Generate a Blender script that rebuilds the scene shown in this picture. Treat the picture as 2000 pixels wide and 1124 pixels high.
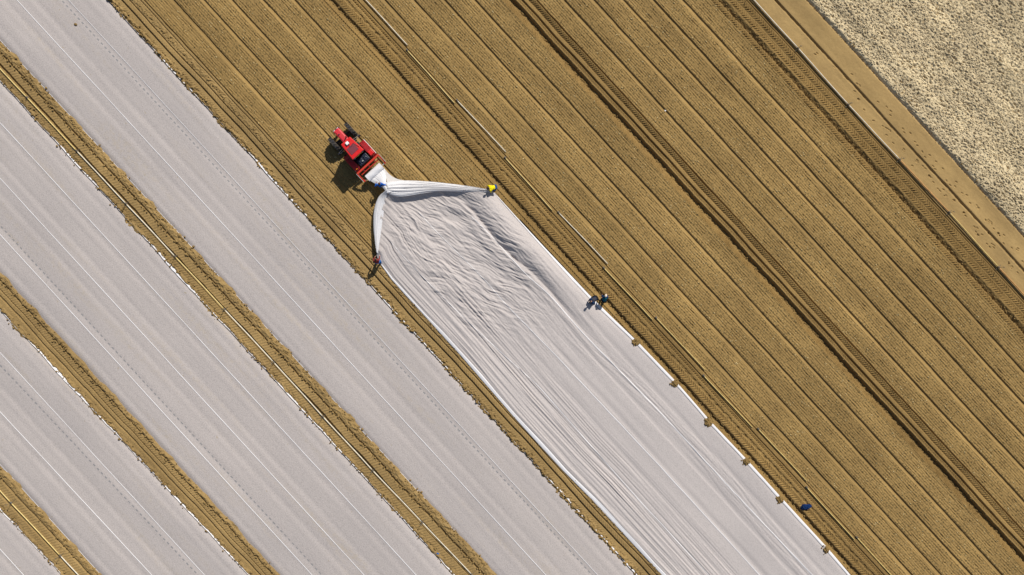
import bpy, bmesh, math, random
import numpy as np
from mathutils import Vector, Matrix

# ------------------------------------------------------------------ reset
for o in list(bpy.data.objects):
    bpy.data.objects.remove(o, do_unlink=True)
scene = bpy.context.scene
COL = scene.collection
random.seed(7)
RNG = np.random.default_rng(11)

# ------------------------------------------------------------------ camera
# World X runs along the crop rows, world Y across them; 1 unit = 1 m.
ANG = math.radians(47.5)
CA, SA = math.cos(ANG), math.sin(ANG)
PPM = 24.0            # metres scale used when surveying the photograph
HCAM = 62.0
cam = bpy.data.cameras.new('camera')
cam_o = bpy.data.objects.new('camera', cam)
COL.objects.link(cam_o)
cam.sensor_width = 36.0
cam.lens = 36.0 * HCAM / (2000 / PPM)
cam.clip_end = 5000
cam_o.location = (0, 0, HCAM)
cam_o.rotation_euler = (0, 0, ANG)
scene.camera = cam_o

# ------------------------------------------------------------------ world, sun, exposure
ELEV = math.radians(44)
SHX, SHY = 0.301, -0.954          # direction in which shadows fall
world = bpy.data.worlds.new('World')
scene.world = world
world.use_nodes = True
wn = world.node_tree.nodes
wl = world.node_tree.links
for n in list(wn):
    wn.remove(n)
sky = wn.new('ShaderNodeTexSky')
sky.sky_type = 'NISHITA'
sky.sun_disc = False
sky.sun_elevation = ELEV
sky.sun_rotation = math.atan2(-SHX, -SHY)
bg = wn.new('ShaderNodeBackground')
bg.inputs[1].default_value = 0.07
wo = wn.new('ShaderNodeOutputWorld')
wl.new(sky.outputs[0], bg.inputs[0])
wl.new(bg.outputs[0], wo.inputs[0])
sun = bpy.data.lights.new('sun', 'SUN')
sun.energy = 4.6
sun.angle = math.radians(0.5)
sun.color = (1.0, 0.95, 0.87)
sun_o = bpy.data.objects.new('sun', sun)
COL.objects.link(sun_o)
ldir = Vector((SHX * math.cos(ELEV), SHY * math.cos(ELEV), -math.sin(ELEV)))
sun_o.rotation_euler = ldir.to_track_quat('-Z', 'Y').to_euler()
sun_o.location = (-10, 30, 60)
vs = scene.view_settings
vs.view_transform = 'Standard'
vs.look = 'None'
vs.exposure = 0.0
vs.gamma = 1.0

# ------------------------------------------------------------------ helpers
def P(x, y, z=0.0):
    """photo survey point (2000 px wide) seen at height z -> row coordinates in m"""
    k = (HCAM - z) / HCAM / PPM
    dx, dy = (x - 1000) * k, (y - 562) * k
    return (dx * CA + dy * SA, dx * SA - dy * CA)

def P3(x, y, z):
    u, v = P(x, y, z)
    return Vector((u, v, z))

def VX(x0):           # row position across the field from where the row meets the photo's top edge
    return (x0 - 1000) * SA / PPM + 562 * CA / PPM

_perm = RNG.permutation(256).astype(np.int32)
_perm = np.concatenate([_perm, _perm])
_ga = RNG.random(256).astype(np.float32) * 2 * np.pi
_gx, _gy = np.cos(_ga), np.sin(_ga)

def gn(x, y, seed=0):
    """gradient noise, about -0.7..0.7"""
    x = np.asarray(x, np.float32) + seed * 17.31
    y = np.asarray(y, np.float32) + seed * 9.77
    xi = np.floor(x).astype(np.int32)
    yi = np.floor(y).astype(np.int32)
    fx, fy = x - xi, y - yi
    xi &= 255
    yi &= 255
    def g(ix, iy, dx, dy):
        h = _perm[_perm[ix & 255] + (iy & 255)]
        return _gx[h] * dx + _gy[h] * dy
    sx = fx * fx * fx * (fx * (fx * 6 - 15) + 10)
    sy = fy * fy * fy * (fy * (fy * 6 - 15) + 10)
    a = g(xi, yi, fx, fy)
    b = g(xi + 1, yi, fx - 1, fy)
    c = g(xi, yi + 1, fx, fy - 1)
    d = g(xi + 1, yi + 1, fx - 1, fy - 1)
    return (a + sx * (b - a)) + sy * ((c + sx * (d - c)) - (a + sx * (b - a)))

def fbm(x, y, octv=3, seed=0):
    r, a, f = 0, 1.0, 1.0
    for k in range(octv):
        r = r + a * gn(x * f, y * f, seed + k * 3)
        a *= 0.5
        f *= 2.03
    return r

def sstep(a, b, x):
    t = np.clip((x - a) / (b - a), 0, 1)
    return t * t * (3 - 2 * t)

def tag(o, label=None, cat=None, group=None, kind=None):
    if label: o['label'] = label
    if cat: o['category'] = cat
    if group: o['group'] = group
    if kind: o['kind'] = kind
    return o

def empty(name, loc=(0, 0, 0), rz=0.0):
    o = bpy.data.objects.new(name, None)
    o.empty_display_size = 0.3
    COL.objects.link(o)
    o.location = loc
    o.rotation_euler = (0, 0, rz)
    return o

def link(name, me, mat=None, parent=None):
    o = bpy.data.objects.new(name, me)
    COL.objects.link(o)
    if mat is not None and len(me.materials) == 0:
        me.materials.append(mat)
    if parent is not None:
        o.parent = parent
    return o

def raw_mesh(name, verts, loops, nper):
    """verts (n,3) array, loops flat index array, nper vertices per face"""
    me = bpy.data.meshes.new(name)
    verts = np.ascontiguousarray(verts, np.float32)
    loops = np.ascontiguousarray(loops, np.int32).ravel()
    nf = len(loops) // nper
    me.vertices.add(len(verts))
    me.vertices.foreach_set('co', verts.ravel())
    me.loops.add(len(loops))
    me.loops.foreach_set('vertex_index', loops)
    me.polygons.add(nf)
    me.polygons.foreach_set('loop_start', np.arange(0, nf * nper, nper, dtype=np.int32))
    me.update(calc_edges=True)
    return me

def grid(name, X, Y, Z, mat, parent=None, smooth=False, keep=None):
    n, m = X.shape
    V = np.stack([X, Y, Z], -1).reshape(-1, 3)
    idx = np.arange(n * m).reshape(n, m)
    q = np.stack([idx[:-1, :-1], idx[1:, :-1], idx[1:, 1:], idx[:-1, 1:]], -1)
    if keep is not None:
        q = q[keep]
    else:
        q = q.reshape(-1, 4)
    me = raw_mesh(name, V, q, 4)
    if smooth:
        me.polygons.foreach_set('use_smooth', np.ones(len(me.polygons), bool))
    return link(name, me, mat, parent)

def bm_obj(name, bm, mat=None, parent=None, smooth=False):
    bmesh.ops.recalc_face_normals(bm, faces=bm.faces)
    me = bpy.data.meshes.new(name)
    bm.to_mesh(me)
    bm.free()
    if smooth:
        for p in me.polygons:
            p.use_smooth = True
    return link(name, me, mat, parent)

def b_box(bm, c, s, rot=None, bev=0.0, taper=None):
    """box at centre c, size s; taper=(x,y) scales the top"""
    r = bmesh.ops.create_cube(bm, size=1.0)
    vs_ = r['verts']
    for v in vs_:
        if taper and v.co.z > 0:
            v.co.x *= taper[0]
            v.co.y *= taper[1]
        v.co = Vector((v.co.x * s[0], v.co.y * s[1], v.co.z * s[2]))
    if bev > 0:
        es = list({e for v in vs_ for e in v.link_edges})
        rb = bmesh.ops.bevel(bm, geom=es, offset=bev, segments=2, affect='EDGES', profile=0.6)
        vs_ = list({v for f in rb['faces'] for v in f.verts} | {v for v in vs_ if v.is_valid})
    M = Matrix.Translation(Vector(c))
    if rot is not None:
        M = M @ rot
    for v in vs_:
        v.co = M @ v.co

def b_tube(bm, p0, p1, r0, r1=None, seg=10, caps=True):
    p0, p1 = Vector(p0), Vector(p1)
    r1 = r0 if r1 is None else r1
    d = p1 - p0
    L = d.length
    r = bmesh.ops.create_cone(bm, cap_ends=caps, segments=seg, radius1=r0, radius2=r1, depth=L)
    M = Matrix.Translation((p0 + p1) / 2) @ d.to_track_quat('Z', 'Y').to_matrix().to_4x4()
    bmesh.ops.transform(bm, matrix=M, verts=r['verts'])
    return r['verts']

def b_ball(bm, c, r, sub=2, scl=(1, 1, 1)):
    k = bmesh.ops.create_icosphere(bm, subdivisions=sub, radius=r)
    for v in k['verts']:
        v.co = Vector((v.co.x * scl[0], v.co.y * scl[1], v.co.z * scl[2])) + Vector(c)
    return k['verts']

def urange(va, vb, margin=4.0):
    lo, hi = 1e9, -1e9
    for v in (va, (va + vb) / 2, vb):
        a = max((-41.67 - v * SA) / CA, (-23.42 + v * CA) / SA)
        b = min((41.67 - v * SA) / CA, (23.42 + v * CA) / SA)
        lo, hi = min(lo, a), max(hi, b)
    return lo - margin, hi + margin

# ------------------------------------------------------------------ materials
class NB:
    def __init__(self, name):
        self.m = bpy.data.materials.new(name)
        self.m.use_nodes = True
        self.t = self.m.node_tree
        for n in list(self.t.nodes):
            self.t.nodes.remove(n)
        self.out = self.n('ShaderNodeOutputMaterial')
    def n(self, typ, **kw):
        x = self.t.nodes.new(typ)
        for k, v in kw.items():
            setattr(x, k, v)
        return x
    def l(self, a, b):
        self.t.links.new(a, b)
    def coord(self, scale=(1, 1, 1)):
        tc = self.n('ShaderNodeTexCoord')
        mp = self.n('ShaderNodeMapping')
        mp.inputs['Scale'].default_value = scale
        self.l(tc.outputs['Object'], mp.inputs['Vector'])
        return mp.outputs[0]
    def noise(self, vec, scale, detail=3, rough=0.6):
        x = self.n('ShaderNodeTexNoise')
        x.inputs['Scale'].default_value = scale
        x.inputs['Detail'].default_value = detail
        x.inputs['Roughness'].default_value = rough
        self.l(vec, x.inputs['Vector'])
        return x.outputs[0]
    def ramp(self, fac, stops):
        x = self.n('ShaderNodeValToRGB')
        e = x.color_ramp.elements
        while len(e) < len(stops):
            e.new(0.5)
        for k, (p, c) in enumerate(stops):
            e[k].position = p
            e[k].color = (*c, 1) if len(c) == 3 else c
        self.l(fac, x.inputs[0])
        return x.outputs[0]
    def mix(self, fac, a, b, mode='MIX'):
        x = self.n('ShaderNodeMix')
        x.data_type = 'RGBA'
        x.blend_type = mode
        x.clamp_factor = True
        for s, v in ((x.inputs[0], fac), (x.inputs[6], a), (x.inputs[7], b)):
            if isinstance(v, (int, float)):
                s.default_value = v
            elif isinstance(v, tuple):
                s.default_value = (*v, 1)
            else:
                self.l(v, s)
        return x.outputs[2]
    def math(self, op, a, b=None, c=None):
        x = self.n('ShaderNodeMath', operation=op)
        for i, v in enumerate((a, b, c)):
            if v is None: continue
            if isinstance(v, (int, float)):
                x.inputs[i].default_value = v
            else:
                self.l(v, x.inputs[i])
        return x.outputs[0]
    def bump(self, h, dist, strength=1.0, normal=None):
        x = self.n('ShaderNodeBump')
        x.inputs['Distance'].default_value = dist
        x.inputs['Strength'].default_value = strength
        self.l(h, x.inputs['Height'])
        if normal is not None:
            self.l(normal, x.inputs['Normal'])
        return x.outputs[0]
    def principled(self, col, rough=0.9, metal=0.0, normal=None, spec=0.3, coat=0.0):
        b = self.n('ShaderNodeBsdfPrincipled')
        for s, v in ((b.inputs['Base Color'], col), (b.inputs['Roughness'], rough)):
            if isinstance(v, tuple):
                s.default_value = (*v, 1)
            elif isinstance(v, (int, float)):
                s.default_value = v
            else:
                self.l(v, s)
        b.inputs['Metallic'].default_value = metal
        b.inputs['Specular IOR Level'].default_value = spec
        b.inputs['Coat Weight'].default_value = coat
        if normal is not None:
            self.l(normal, b.inputs['Normal'])
        self.l(b.outputs[0], self.out.inputs[0])
        return b

def soil_mat(name, dark, mid, light, stretch=0.35, bump=0.03, fine=22, furrow=None):
    k = NB(name)
    c = k.coord((1, 1, 1))
    cs = k.coord((stretch, 1, 1))
    big = k.noise(c, 0.35, 4, 0.6)
    med = k.noise(cs, 5.0, 4, 0.65)
    fin = k.noise(cs, fine, 3, 0.7)
    base = k.ramp(fin, [(0.30, dark), (0.52, mid), (0.74, light)])
    base = k.mix(k.ramp(med, [(0.35, (0, 0, 0)), (0.7, (1, 1, 1))]), base, mid)
    if furrow:
        at = k.n('ShaderNodeAttribute')
        at.attribute_name = 'furrow'
        base = k.mix(k.math('MULTIPLY', at.outputs['Fac'], 0.55), base, furrow)
    shade = k.ramp(big, [(0.3, (0.86, 0.85, 0.84)), (0.7, (1.1, 1.1, 1.08))])
    base = k.mix(1.0, base, shade, 'MULTIPLY')
    damp = k.noise(k.coord((0.06, 0.6, 1)), 1.0, 3, 0.55)          # damper and drier stretches along the rows
    base = k.mix(1.0, base, k.ramp(damp, [(0.36, (0.84, 0.83, 0.82)), (0.64, (1.12, 1.11, 1.10))]), 'MULTIPLY')
    nb = k.bump(fin, bump, 0.9)
    nb2 = k.bump(med, bump * 2, 0.6, nb)
    k.principled(base, 0.95, 0, nb2, 0.15)
    return k.m

M = {}
M['soil'] = soil_mat('bed_soil', (0.178, 0.116, 0.045), (0.306, 0.201, 0.075), (0.45, 0.315, 0.132), furrow=(0.315, 0.207, 0.078))
M['track'] = soil_mat('compacted_soil', (0.160, 0.104, 0.042), (0.290, 0.197, 0.082), (0.41, 0.292, 0.130), 0.7, 0.025, 16)
M['rut'] = soil_mat('rutted_soil', (0.135, 0.085, 0.033), (0.265, 0.171, 0.062), (0.40, 0.275, 0.115), 0.7, 0.03, 16)
M['path'] = soil_mat('path_soil', (0.31, 0.208, 0.088), (0.365, 0.248, 0.104), (0.385, 0.268, 0.12), 0.8, 0.008, 9)
M['clod'] = soil_mat('clod_soil', (0.14, 0.09, 0.036), (0.27, 0.18, 0.07), (0.42, 0.30, 0.14), 1, 0.02, 14)
M['straw'] = soil_mat('straw_mulch', (0.44, 0.35, 0.21), (0.635, 0.525, 0.335), (0.73, 0.625, 0.425), 0.5, 0.05, 13)

def fleece_mat(name, base, dash=None, dirt=0.35, trans=0.0, speck=1.0):
    k = NB(name)
    c = k.coord((1, 1, 1))
    cs = k.coord((0.08, 1, 1))
    sp = k.noise(c, 11.0, 4, 0.75)
    fi = k.noise(c, 30.0, 2, 0.6)
    st = k.noise(cs, 1.6, 4, 0.6)
    di = k.noise(cs, 0.55, 5, 0.7)
    pa = k.noise(k.coord((0.25, 1, 1)), 0.22, 3, 0.6)
    dk = tuple(x * (1 - 0.24 * speck) for x in base)
    lt = tuple(min(x * (1 + 0.07 * speck), 0.95) for x in base)
    col = k.ramp(sp, [(0.33, dk), (0.5, base), (0.72, lt)])
    col = k.mix(k.math('MULTIPLY', k.ramp(st, [(0.4, (0, 0, 0)), (0.75, (1, 1, 1))]), 0.35 * speck), col, lt)
    col = k.mix(1.0, col, k.ramp(pa, [(0.35, (0.94, 0.94, 0.945)), (0.65, (1.05, 1.045, 1.04))]), 'MULTIPLY')
    if dirt > 0:
        d1 = k.math('MULTIPLY', k.ramp(di, [(0.52, (0, 0, 0)), (0.78, (1, 1, 1))]), dirt)
        d2 = k.math('MULTIPLY', d1, k.ramp(k.noise(c, 3.0, 4, 0.7), [(0.4, (0, 0, 0)), (0.65, (1, 1, 1))]))
        col = k.mix(d2, col, (base[0] * 0.98, base[1] * 0.90, base[2] * 0.70))
        sc = k.ramp(k.noise(c, 2.3, 2, 0.5), [(0.745, (0, 0, 0)), (0.765, (1, 1, 1))])
        col = k.mix(k.math('MULTIPLY', sc, 0.5), col, (0.34, 0.27, 0.16))
    if dash:
        v0, kk = dash
        g = k.n('ShaderNodeTexCoord')
        s = k.n('ShaderNodeSeparateXYZ')
        k.l(g.outputs['Object'], s.inputs[0])
        wob = k.math('MULTIPLY', k.math('SUBTRACT', k.noise(cs, 9.0, 1, 0.5), 0.5), 0.05)
        line = k.math('MULTIPLY_ADD', s.outputs[0], kk, v0)
        d = k.math('ABSOLUTE', k.math('ADD', k.math('SUBTRACT', s.outputs[1], line), wob))
        m1 = k.math('LESS_THAN', d, 0.05)
        fr = k.math('FRACT', k.math('MULTIPLY', s.outputs[0], 1 / 0.46))
        m2 = k.math('LESS_THAN', fr, 0.5)
        mk = k.math('MULTIPLY', k.math('MULTIPLY', m1, m2), 0.75)
        col = k.mix(mk, col, (0.20, 0.205, 0.215))
    nb = k.bump(sp, 0.035 * speck, 0.8)
    nb = k.bump(fi, 0.010, 0.6, nb)
    if trans > 0:
        dfs = k.n('ShaderNodeBsdfDiffuse')
        trn = k.n('ShaderNodeBsdfTranslucent')
        mx = k.n('ShaderNodeMixShader')
        mx.inputs[0].default_value = trans
        for b in (dfs, trn):
            k.l(col, b.inputs['Color'])
            k.l(nb, b.inputs['Normal'])
        k.l(dfs.outputs[0], mx.inputs[1])
        k.l(trn.outputs[0], mx.inputs[2])
        k.l(mx.outputs[0], k.out.inputs[0])
    else:
        k.principled(col, 0.9, 0, nb, 0.1)
    return k.m

FB = (0.450, 0.408, 0.388)       # one layer of fleece lying on soil
M['fleece'] = fleece_mat('fleece_single_layer', FB)
M['fleece_new'] = fleece_mat('fleece_fresh', (0.485, 0.443, 0.425), dirt=0.0, speck=0.8)
M['fleece_double'] = fleece_mat('fleece_layered', (0.86, 0.86, 0.88), dirt=0, trans=0.25, speck=0.15)
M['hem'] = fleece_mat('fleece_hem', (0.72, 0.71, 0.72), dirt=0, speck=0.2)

M['flap'] = fleece_mat('fleece_flap', (0.60, 0.58, 0.57), dirt=0, trans=0.2, speck=.6)
M['seam5'] = fleece_mat('fleece_seam', (0.66, 0.64, 0.64), dirt=0, speck=0.3)

def simple(name, col, rough=0.6, metal=0.0, spec=0.4, coat=0.0, var=0.12, scale=8.0):
    k = NB(name)
    c = k.coord()
    nz = k.noise(c, scale, 4, 0.6)
    a = tuple(x * (1 - var) for x in col)
    b = tuple(min(1, x * (1 + var)) for x in col)
    cc = k.ramp(nz, [(0.3, a), (0.7, b)])
    k.principled(cc, rough, metal, k.bump(nz, 0.003, 0.3), spec, coat)
    return k.m

def dusty(name, col, dust=(0.30, 0.21, 0.10), amount=0.35, rough=0.45, coat=0.2):
    k = NB(name)
    c = k.coord()
    nz = k.noise(c, 6.0, 5, 0.7)
    f = k.math('MULTIPLY', k.ramp(nz, [(0.45, (0, 0, 0)), (0.75, (1, 1, 1))]), amount)
    k.principled(k.mix(f, col, dust), rough, 0, None, 0.4, coat)
    return k.m

M['red'] = dusty('red_paint', (0.66, 0.012, 0.016), amount=0.22, rough=0.35)
M['red_hood'] = dusty('faded_red_paint', (0.62, 0.03, 0.045), amount=0.28, rough=0.4)
M['red_frame'] = dusty('frame_red_paint', (0.55, 0.03, 0.012), amount=0.25, rough=0.5)
M['tyre'] = dusty('tyre_rubber', (0.022, 0.025, 0.032), amount=0.45, rough=0.8, coat=0)
M['rim'] = simple('rim_paint', (0.45, 0.44, 0.42), 0.5)
M['black'] = simple('black_metal', (0.014, 0.016, 0.024), 0.5)
M['navy'] = simple('dark_engine', (0.012, 0.016, 0.035), 0.45)
M['steel'] = simple('galvanised_steel', (0.55, 0.55, 0.53), 0.4, 0.6)
M['glass'] = simple('tinted_glass', (0.03, 0.04, 0.045), 0.08, 0, 0.6)
M['hatch'] = simple('roof_hatch', (0.20, 0.05, 0.06), 0.12, 0, 0.6)
M['whitep'] = simple('white_plastic', (0.82, 0.82, 0.80), 0.4)
M['orange'] = simple('orange_lens', (0.75, 0.20, 0.02), 0.3)
M['yellow'] = simple('yellow_plastic', (0.70, 0.48, 0.05), 0.5)
M['pipe'] = simple('pipe_zinc', (0.66, 0.60, 0.47), 0.42, 0.0, 0.6, var=0.18, scale=3)
M['pipe_y'] = simple('pipe_yellowed_zinc', (0.64, 0.48, 0.17), 0.45, 0.0, 0.6, var=0.2, scale=3)
M['pipe_o'] = simple('pipe_orange_reflection', (0.52, 0.27, 0.09), 0.6, 0.0, 0.4, var=0.25, scale=3)  # orange reflection on galvanised pipe, put into the base colour
M['coupling'] = simple('coupling_metal', (0.16, 0.14, 0.11), 0.6, 0.3)
M['leaf'] = simple('seedling_leaf', (0.050, 0.062, 0.022), 0.7, var=0.4, scale=3)
M['pebble'] = simple('pale_straw_bits', (0.56, 0.44, 0.22), 0.9, var=0.25, scale=2)
M['skin'] = simple('skin', (0.46, 0.25, 0.16), 0.6, var=0.05)
M['eye'] = simple('eye', (0.03, 0.02, 0.02), 0.3)
M['lip'] = simple('lip', (0.40, 0.13, 0.11), 0.5)
def cloth(n, c): 
    return simple(n, c, 0.9, spec=0.1, var=0.25, scale=14)
M['c_blue'] = cloth('cloth_bright_blue', (0.015, 0.10, 0.42))
M['c_yellow'] = cloth('cloth_yellow', (0.86, 0.68, 0.012))
M['c_red'] = cloth('cloth_dark_red', (0.20, 0.035, 0.03))
M['c_navy'] = cloth('cloth_navy', (0.012, 0.035, 0.10))
M['c_grey'] = cloth('cloth_charcoal', (0.045, 0.045, 0.055))
M['c_teal'] = cloth('cloth_teal', (0.01, 0.11, 0.15))
M['c_jean'] = cloth('cloth_jeans', (0.03, 0.075, 0.20))
M['c_bluet'] = cloth('cloth_work_blue', (0.01, 0.13, 0.42))
M['c_black'] = cloth('cloth_black', (0.015, 0.015, 0.018))
M['hair_b'] = simple('brown_hair', (0.10, 0.045, 0.02), 0.7)
M['hair_d'] = simple('dark_hair', (0.02, 0.014, 0.010), 0.7)
M['hat'] = cloth('pale_hat', (0.82, 0.70, 0.58))
M['bag'] = cloth('blue_sacking', (0.006, 0.024, 0.095))

# ------------------------------------------------------------------ the big ground sheet
g = bmesh.new()
bmesh.ops.create_grid(g, x_segments=8, y_segments=8, size=1500)
for v in g.verts:
    v.co.z = -0.42
tag(bm_obj('ground', g, M['soil']), 'bare brown farmland soil around and under the beds', 'ground', kind='structure')

# ------------------------------------------------------------------ field relief
LINES = [281.7, 339.5, 399.5, 455.0, 515.7, 576.5]
LINES2 = [753.5, 810.5, 869.0, 929.0]
LINES3 = [1048.0, 1103.0, 1161.5, 1220.0, 1278.5, 1336.0]
prof = []      # (x0, z)
prof += [(150, -0.30), (202, -0.22), (209, -0.04), (213.5, 0.04), (218, 0.07), (223, 0.01), (226, 0.0), (235.5, -0.05), (236.4, -0.15), (238.3, -0.15), (240.2, 0.05),
         (250.5, 0.03), (251.4, -0.09), (252.7, -0.09), (254.3, 0.035), (259, 0.02), (263, 0.045), (266, 0.02), (272, 0.0), (272.8, -0.085),
         (273.9, -0.085), (275.3, 0.0), (279.6, -0.01)]
def bedlines(ls, end):
    r = []
    for i, a in enumerate(ls):
        nx = ls[i + 1] if i + 1 < len(ls) else None
        r += [(a - 1.8, -0.13), (a, -0.13), (a + 1.3, -0.005), (a + 3, 0.0)]
        if nx:
            r += [(nx - 9.0, 0.0), (nx - 5.6, -0.085)]
        else:
            r += [(end, 0.0)]
    return r
prof += bedlines(LINES, 621)
prof += [(625, 0.0), (632.2, -0.045), (633.6, 0.025), (634.6, 0.015), (643.5, -0.17), (645, -0.21), (649.3, -0.22), (652.8, 0.0), (656, 0.03), (663, 0.0), (671, 0.01),
         (673.5, -0.06), (677, -0.06), (679.5, 0.01), (685.5, 0.015), (687, -0.06), (694.5, 0.0), (695.3, -0.06), (696.6, -0.06), (698.3, 0.03),
         (706.5, 0.02), (707.3, -0.06), (708.6, -0.06), (710, 0.02), (716, 0.0), (742, 0.0), (746.5, -0.07)]
prof += bedlines(LINES2, 975)
prof += [(978, 0.0), (979.5, 0.03), (980.8, 0.01), (991.5, -0.19), (993.5, -0.29), (1001.8, -0.32), (1005.0, -0.05), (1007.5, 0.03), (1009.5, -0.03), (1016.5, 0.0),
         (1017.3, -0.13), (1019.2, -0.14), (1021.6, 0.04), (1029.5, 0.0), (1030.8, -0.10), (1032.4, -0.10), (1034.2, -0.06), (1045.2, 0.05)]
prof += bedlines(LINES3, 1386)
prof += [(1389, 0.0), (1401, -0.05), (1403.5, -0.20), (1406, -0.22), (1416, 0.02), (1420, 0.02), (1436.6, 0.0), (1437.6, -0.035), (1439, 0.01), (1455.6, 0.02), (1456.6, -0.07),
         (1458.2, -0.07), (1459.8, 0.0), (1461, -0.01), (1462, -0.06), (1463.5, -0.06), (1465.3, 0.03), (1468, 0.035), (1510, 0.03), (1511.5, -0.09), (1516, -0.10), (1518, 0.035), (1522, 0.04),
         (1572, 0.03), (1574.5, -0.03), (1576.5, -0.08), (1582, 0.12), (1590, 0.14), (2300, 0.14)]
PV = np.array([VX(p[0]) for p in prof])
PZ = np.array([p[1] for p in prof])
assert np.all(np.diff(PV) > 0), [prof[i] for i in np.where(np.diff(PV) <= 0)[0]]

# zones: (x0a, x0b, amplitude, period, sign/half-centre)   tread marks pressed by tyres
LUGA = 1.5
LUGS = [(225, 235, .018, .22, 'h'), (241, 250, .03, .24, 's'), (275.5, 279.5, .025, .24, 's'), (256, 270, .03, .3, 'c'),
        (626, 632, .03, .23, 's'), (635, 644, .035, .22, 's'), (656.5, 671, .04, .24, 'h'), (680, 686, .012, .3, 'h'), (687.5, 695, .04, .2, 'h'),
        (981.5, 994, .06, .18, 's'), (1009.5, 1017, .03, .2, 's'), (1034, 1046, .04, .2, 'h'),
        (1390, 1401, .045, .25, 'h'), (1421, 1436, .04, .24, 'h'), (1440, 1455, .04, .25, 'h')]
ROUGH = [(203, 224, .13), (256, 268, .035), (644, 652, .09), (672, 679, .06), (993, 1005, .09), (1402, 1418, .035), (1574, 1583, .04)]
BEDS = [(282.5, 328), (340.5, 388), (400.5, 444), (456, 504), (517, 565), (578, 624), (711, 742), (755, 799), (812, 858), (870.5, 918), (930.5, 978),
        (1049.5, 1092), (1104.5, 1150), (1163, 1209), (1221.5, 1267), (1280, 1325), (1337.5, 1388)]

BEDS = [(a, b + 2.2) for a, b in BEDS]

def win(V, a, b, soft=0.05):
    a, b = VX(a), VX(b)
    return sstep(a - soft, a + soft, V) * (1 - sstep(b - soft, b + soft, V))

def soil_z(U, V):
    mea = 0.05 * gn(U * 0.13, V * 0.25, 1) + 0.018 * gn(U * 0.9, V * 1.2, 2)
    trk = sstep(VX(978), VX(1000), V) * (1 - sstep(VX(1042), VX(1050), V)) + (1 - sstep(VX(275), VX(283), V))
    mea = mea + 0.10 * trk * gn(U * 0.22, V * 0.3, 5)
    W = V + mea + 0.22 * fbm(U * .7, V * .2, 3, 69) * (1 - sstep(VX(214), VX(228), V))
    Z = np.interp(W, PV, PZ).astype(np.float32)
    for a, b, amp, per, kind in LUGS:
        lo, hi = VX(a), VX(b)
        sel = (W > lo - 0.2) & (W < hi + 0.2)
        if not sel.any():
            continue
        u, w = U[sel], W[sel]
        mid = (lo + hi) / 2
        if kind == 'h':
            ph = u + np.abs(w - mid) * 0.85
        elif kind == 's':
            ph = u + (w - lo) * 0.7
        else:
            ph = u + 0.4 * gn(u * 3, w * 3, 4)
        t = np.sin(ph * 2 * np.pi / per + 1.2 * gn(u * 0.7, w * 0.7, 3))
        t = np.clip(t * 1.8, -1, 1)
        Z[sel] += LUGA * amp * t * win(w, a, b, 0.03) * (0.75 + 0.6 * gn(u * 1.3, w * 2.0, 8))
    for a, b, amp in ROUGH:
        sel = (W > VX(a) - .15) & (W < VX(b) + .15)
        if sel.any():
            u, w = U[sel], W[sel]
            Z[sel] += amp * win(w, a, b, 0.08) * (fbm(u * 3.2, w * 4.5, 3, 6) * 1.6)
    bm_ = np.zeros_like(Z)
    for a, b in BEDS:
        sel = (V > VX(a) - .2) & (V < VX(b) + .2)
        if sel.any():
            bm_[sel] += win(W[sel], a, b, 0.05)
    on = bm_ > 0.02
    if on.any():
        u, w, w0 = U[on], W[on], bm_[on]
        st = np.abs(np.sin(w * np.pi / 0.19 + 0.7 * gn(u * 0.12, w * 0.8, 9)))
        st = -0.042 * np.exp(-(st / .42) ** 2) * np.clip(0.85 + 1.5 * gn(u * 1.1, w * 4, 10), 0.1, 1.6)
        rg = 0.026 * gn(u * 1.7, w * 9, 12) + 0.026 * gn(u * 5.0, w * 8.5, 13)
        Z[on] += w0 * (st + rg)
    Z += 0.010 * gn(U * 4, V * 5, 14)
    return Z

# outline of the sheet being laid (row coordinates)
def pl(points):
    a = np.array([P(x, y) for x, y in points])
    return a[:, 0], a[:, 1]
LE_U, LE_V = pl([(737, 500), (742, 514), (765, 546), (791, 575), (845, 634), (900, 694), (1002, 812), (1100, 919), (1157, 976), (1294, 1124), (1420, 1262)])
RE_U, RE_V = pl([(966, 377), (1011, 427), (1074, 495), (1150, 576), (1200, 625), (1248, 671), (1324, 750), (1388, 824), (1461, 901), (1528, 975), (1618, 1073), (1661, 1124), (1790, 1264)])
TE_U, TE_V = pl([(737, 499), (742, 455), (748, 415), (757, 385), (775, 375), (850, 372), (966, 377)])

def strip_obj(name, xa, xb, du, dv, mat, umin=None, umax=None, zfun=soil_z):
    va, vb = VX(xa), VX(xb)
    u0, u1 = urange(va, vb)
    if umin is not None: u0 = max(u0, umin)
    if umax is not None: u1 = min(u1, umax)
    us = np.linspace(u0, u1, max(4, int((u1 - u0) / du))).astype(np.float32)
    vv = np.linspace(va, vb, max(3, int(round((vb - va) / dv)))).astype(np.float32)
    U, V = np.meshgrid(us, vv, indexing='ij')
    o = grid(name, U, V, zfun(U, V), mat)
    if name == 'planting_bed':          # smooth trodden furrows are paler and warmer than the tilled tops
        m_ = np.zeros_like(U)
        for a, b in BEDS:
            m_ += win(V, a, b, 0.06)
        at = o.data.attributes.new('furrow', 'FLOAT', 'POINT')
        at.data.foreach_set('value', np.clip(1 - m_, 0, 1).ravel().astype(np.float32))
    return o

def S(o, label, cat):
    return tag(o, label, cat, kind='structure')

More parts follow.
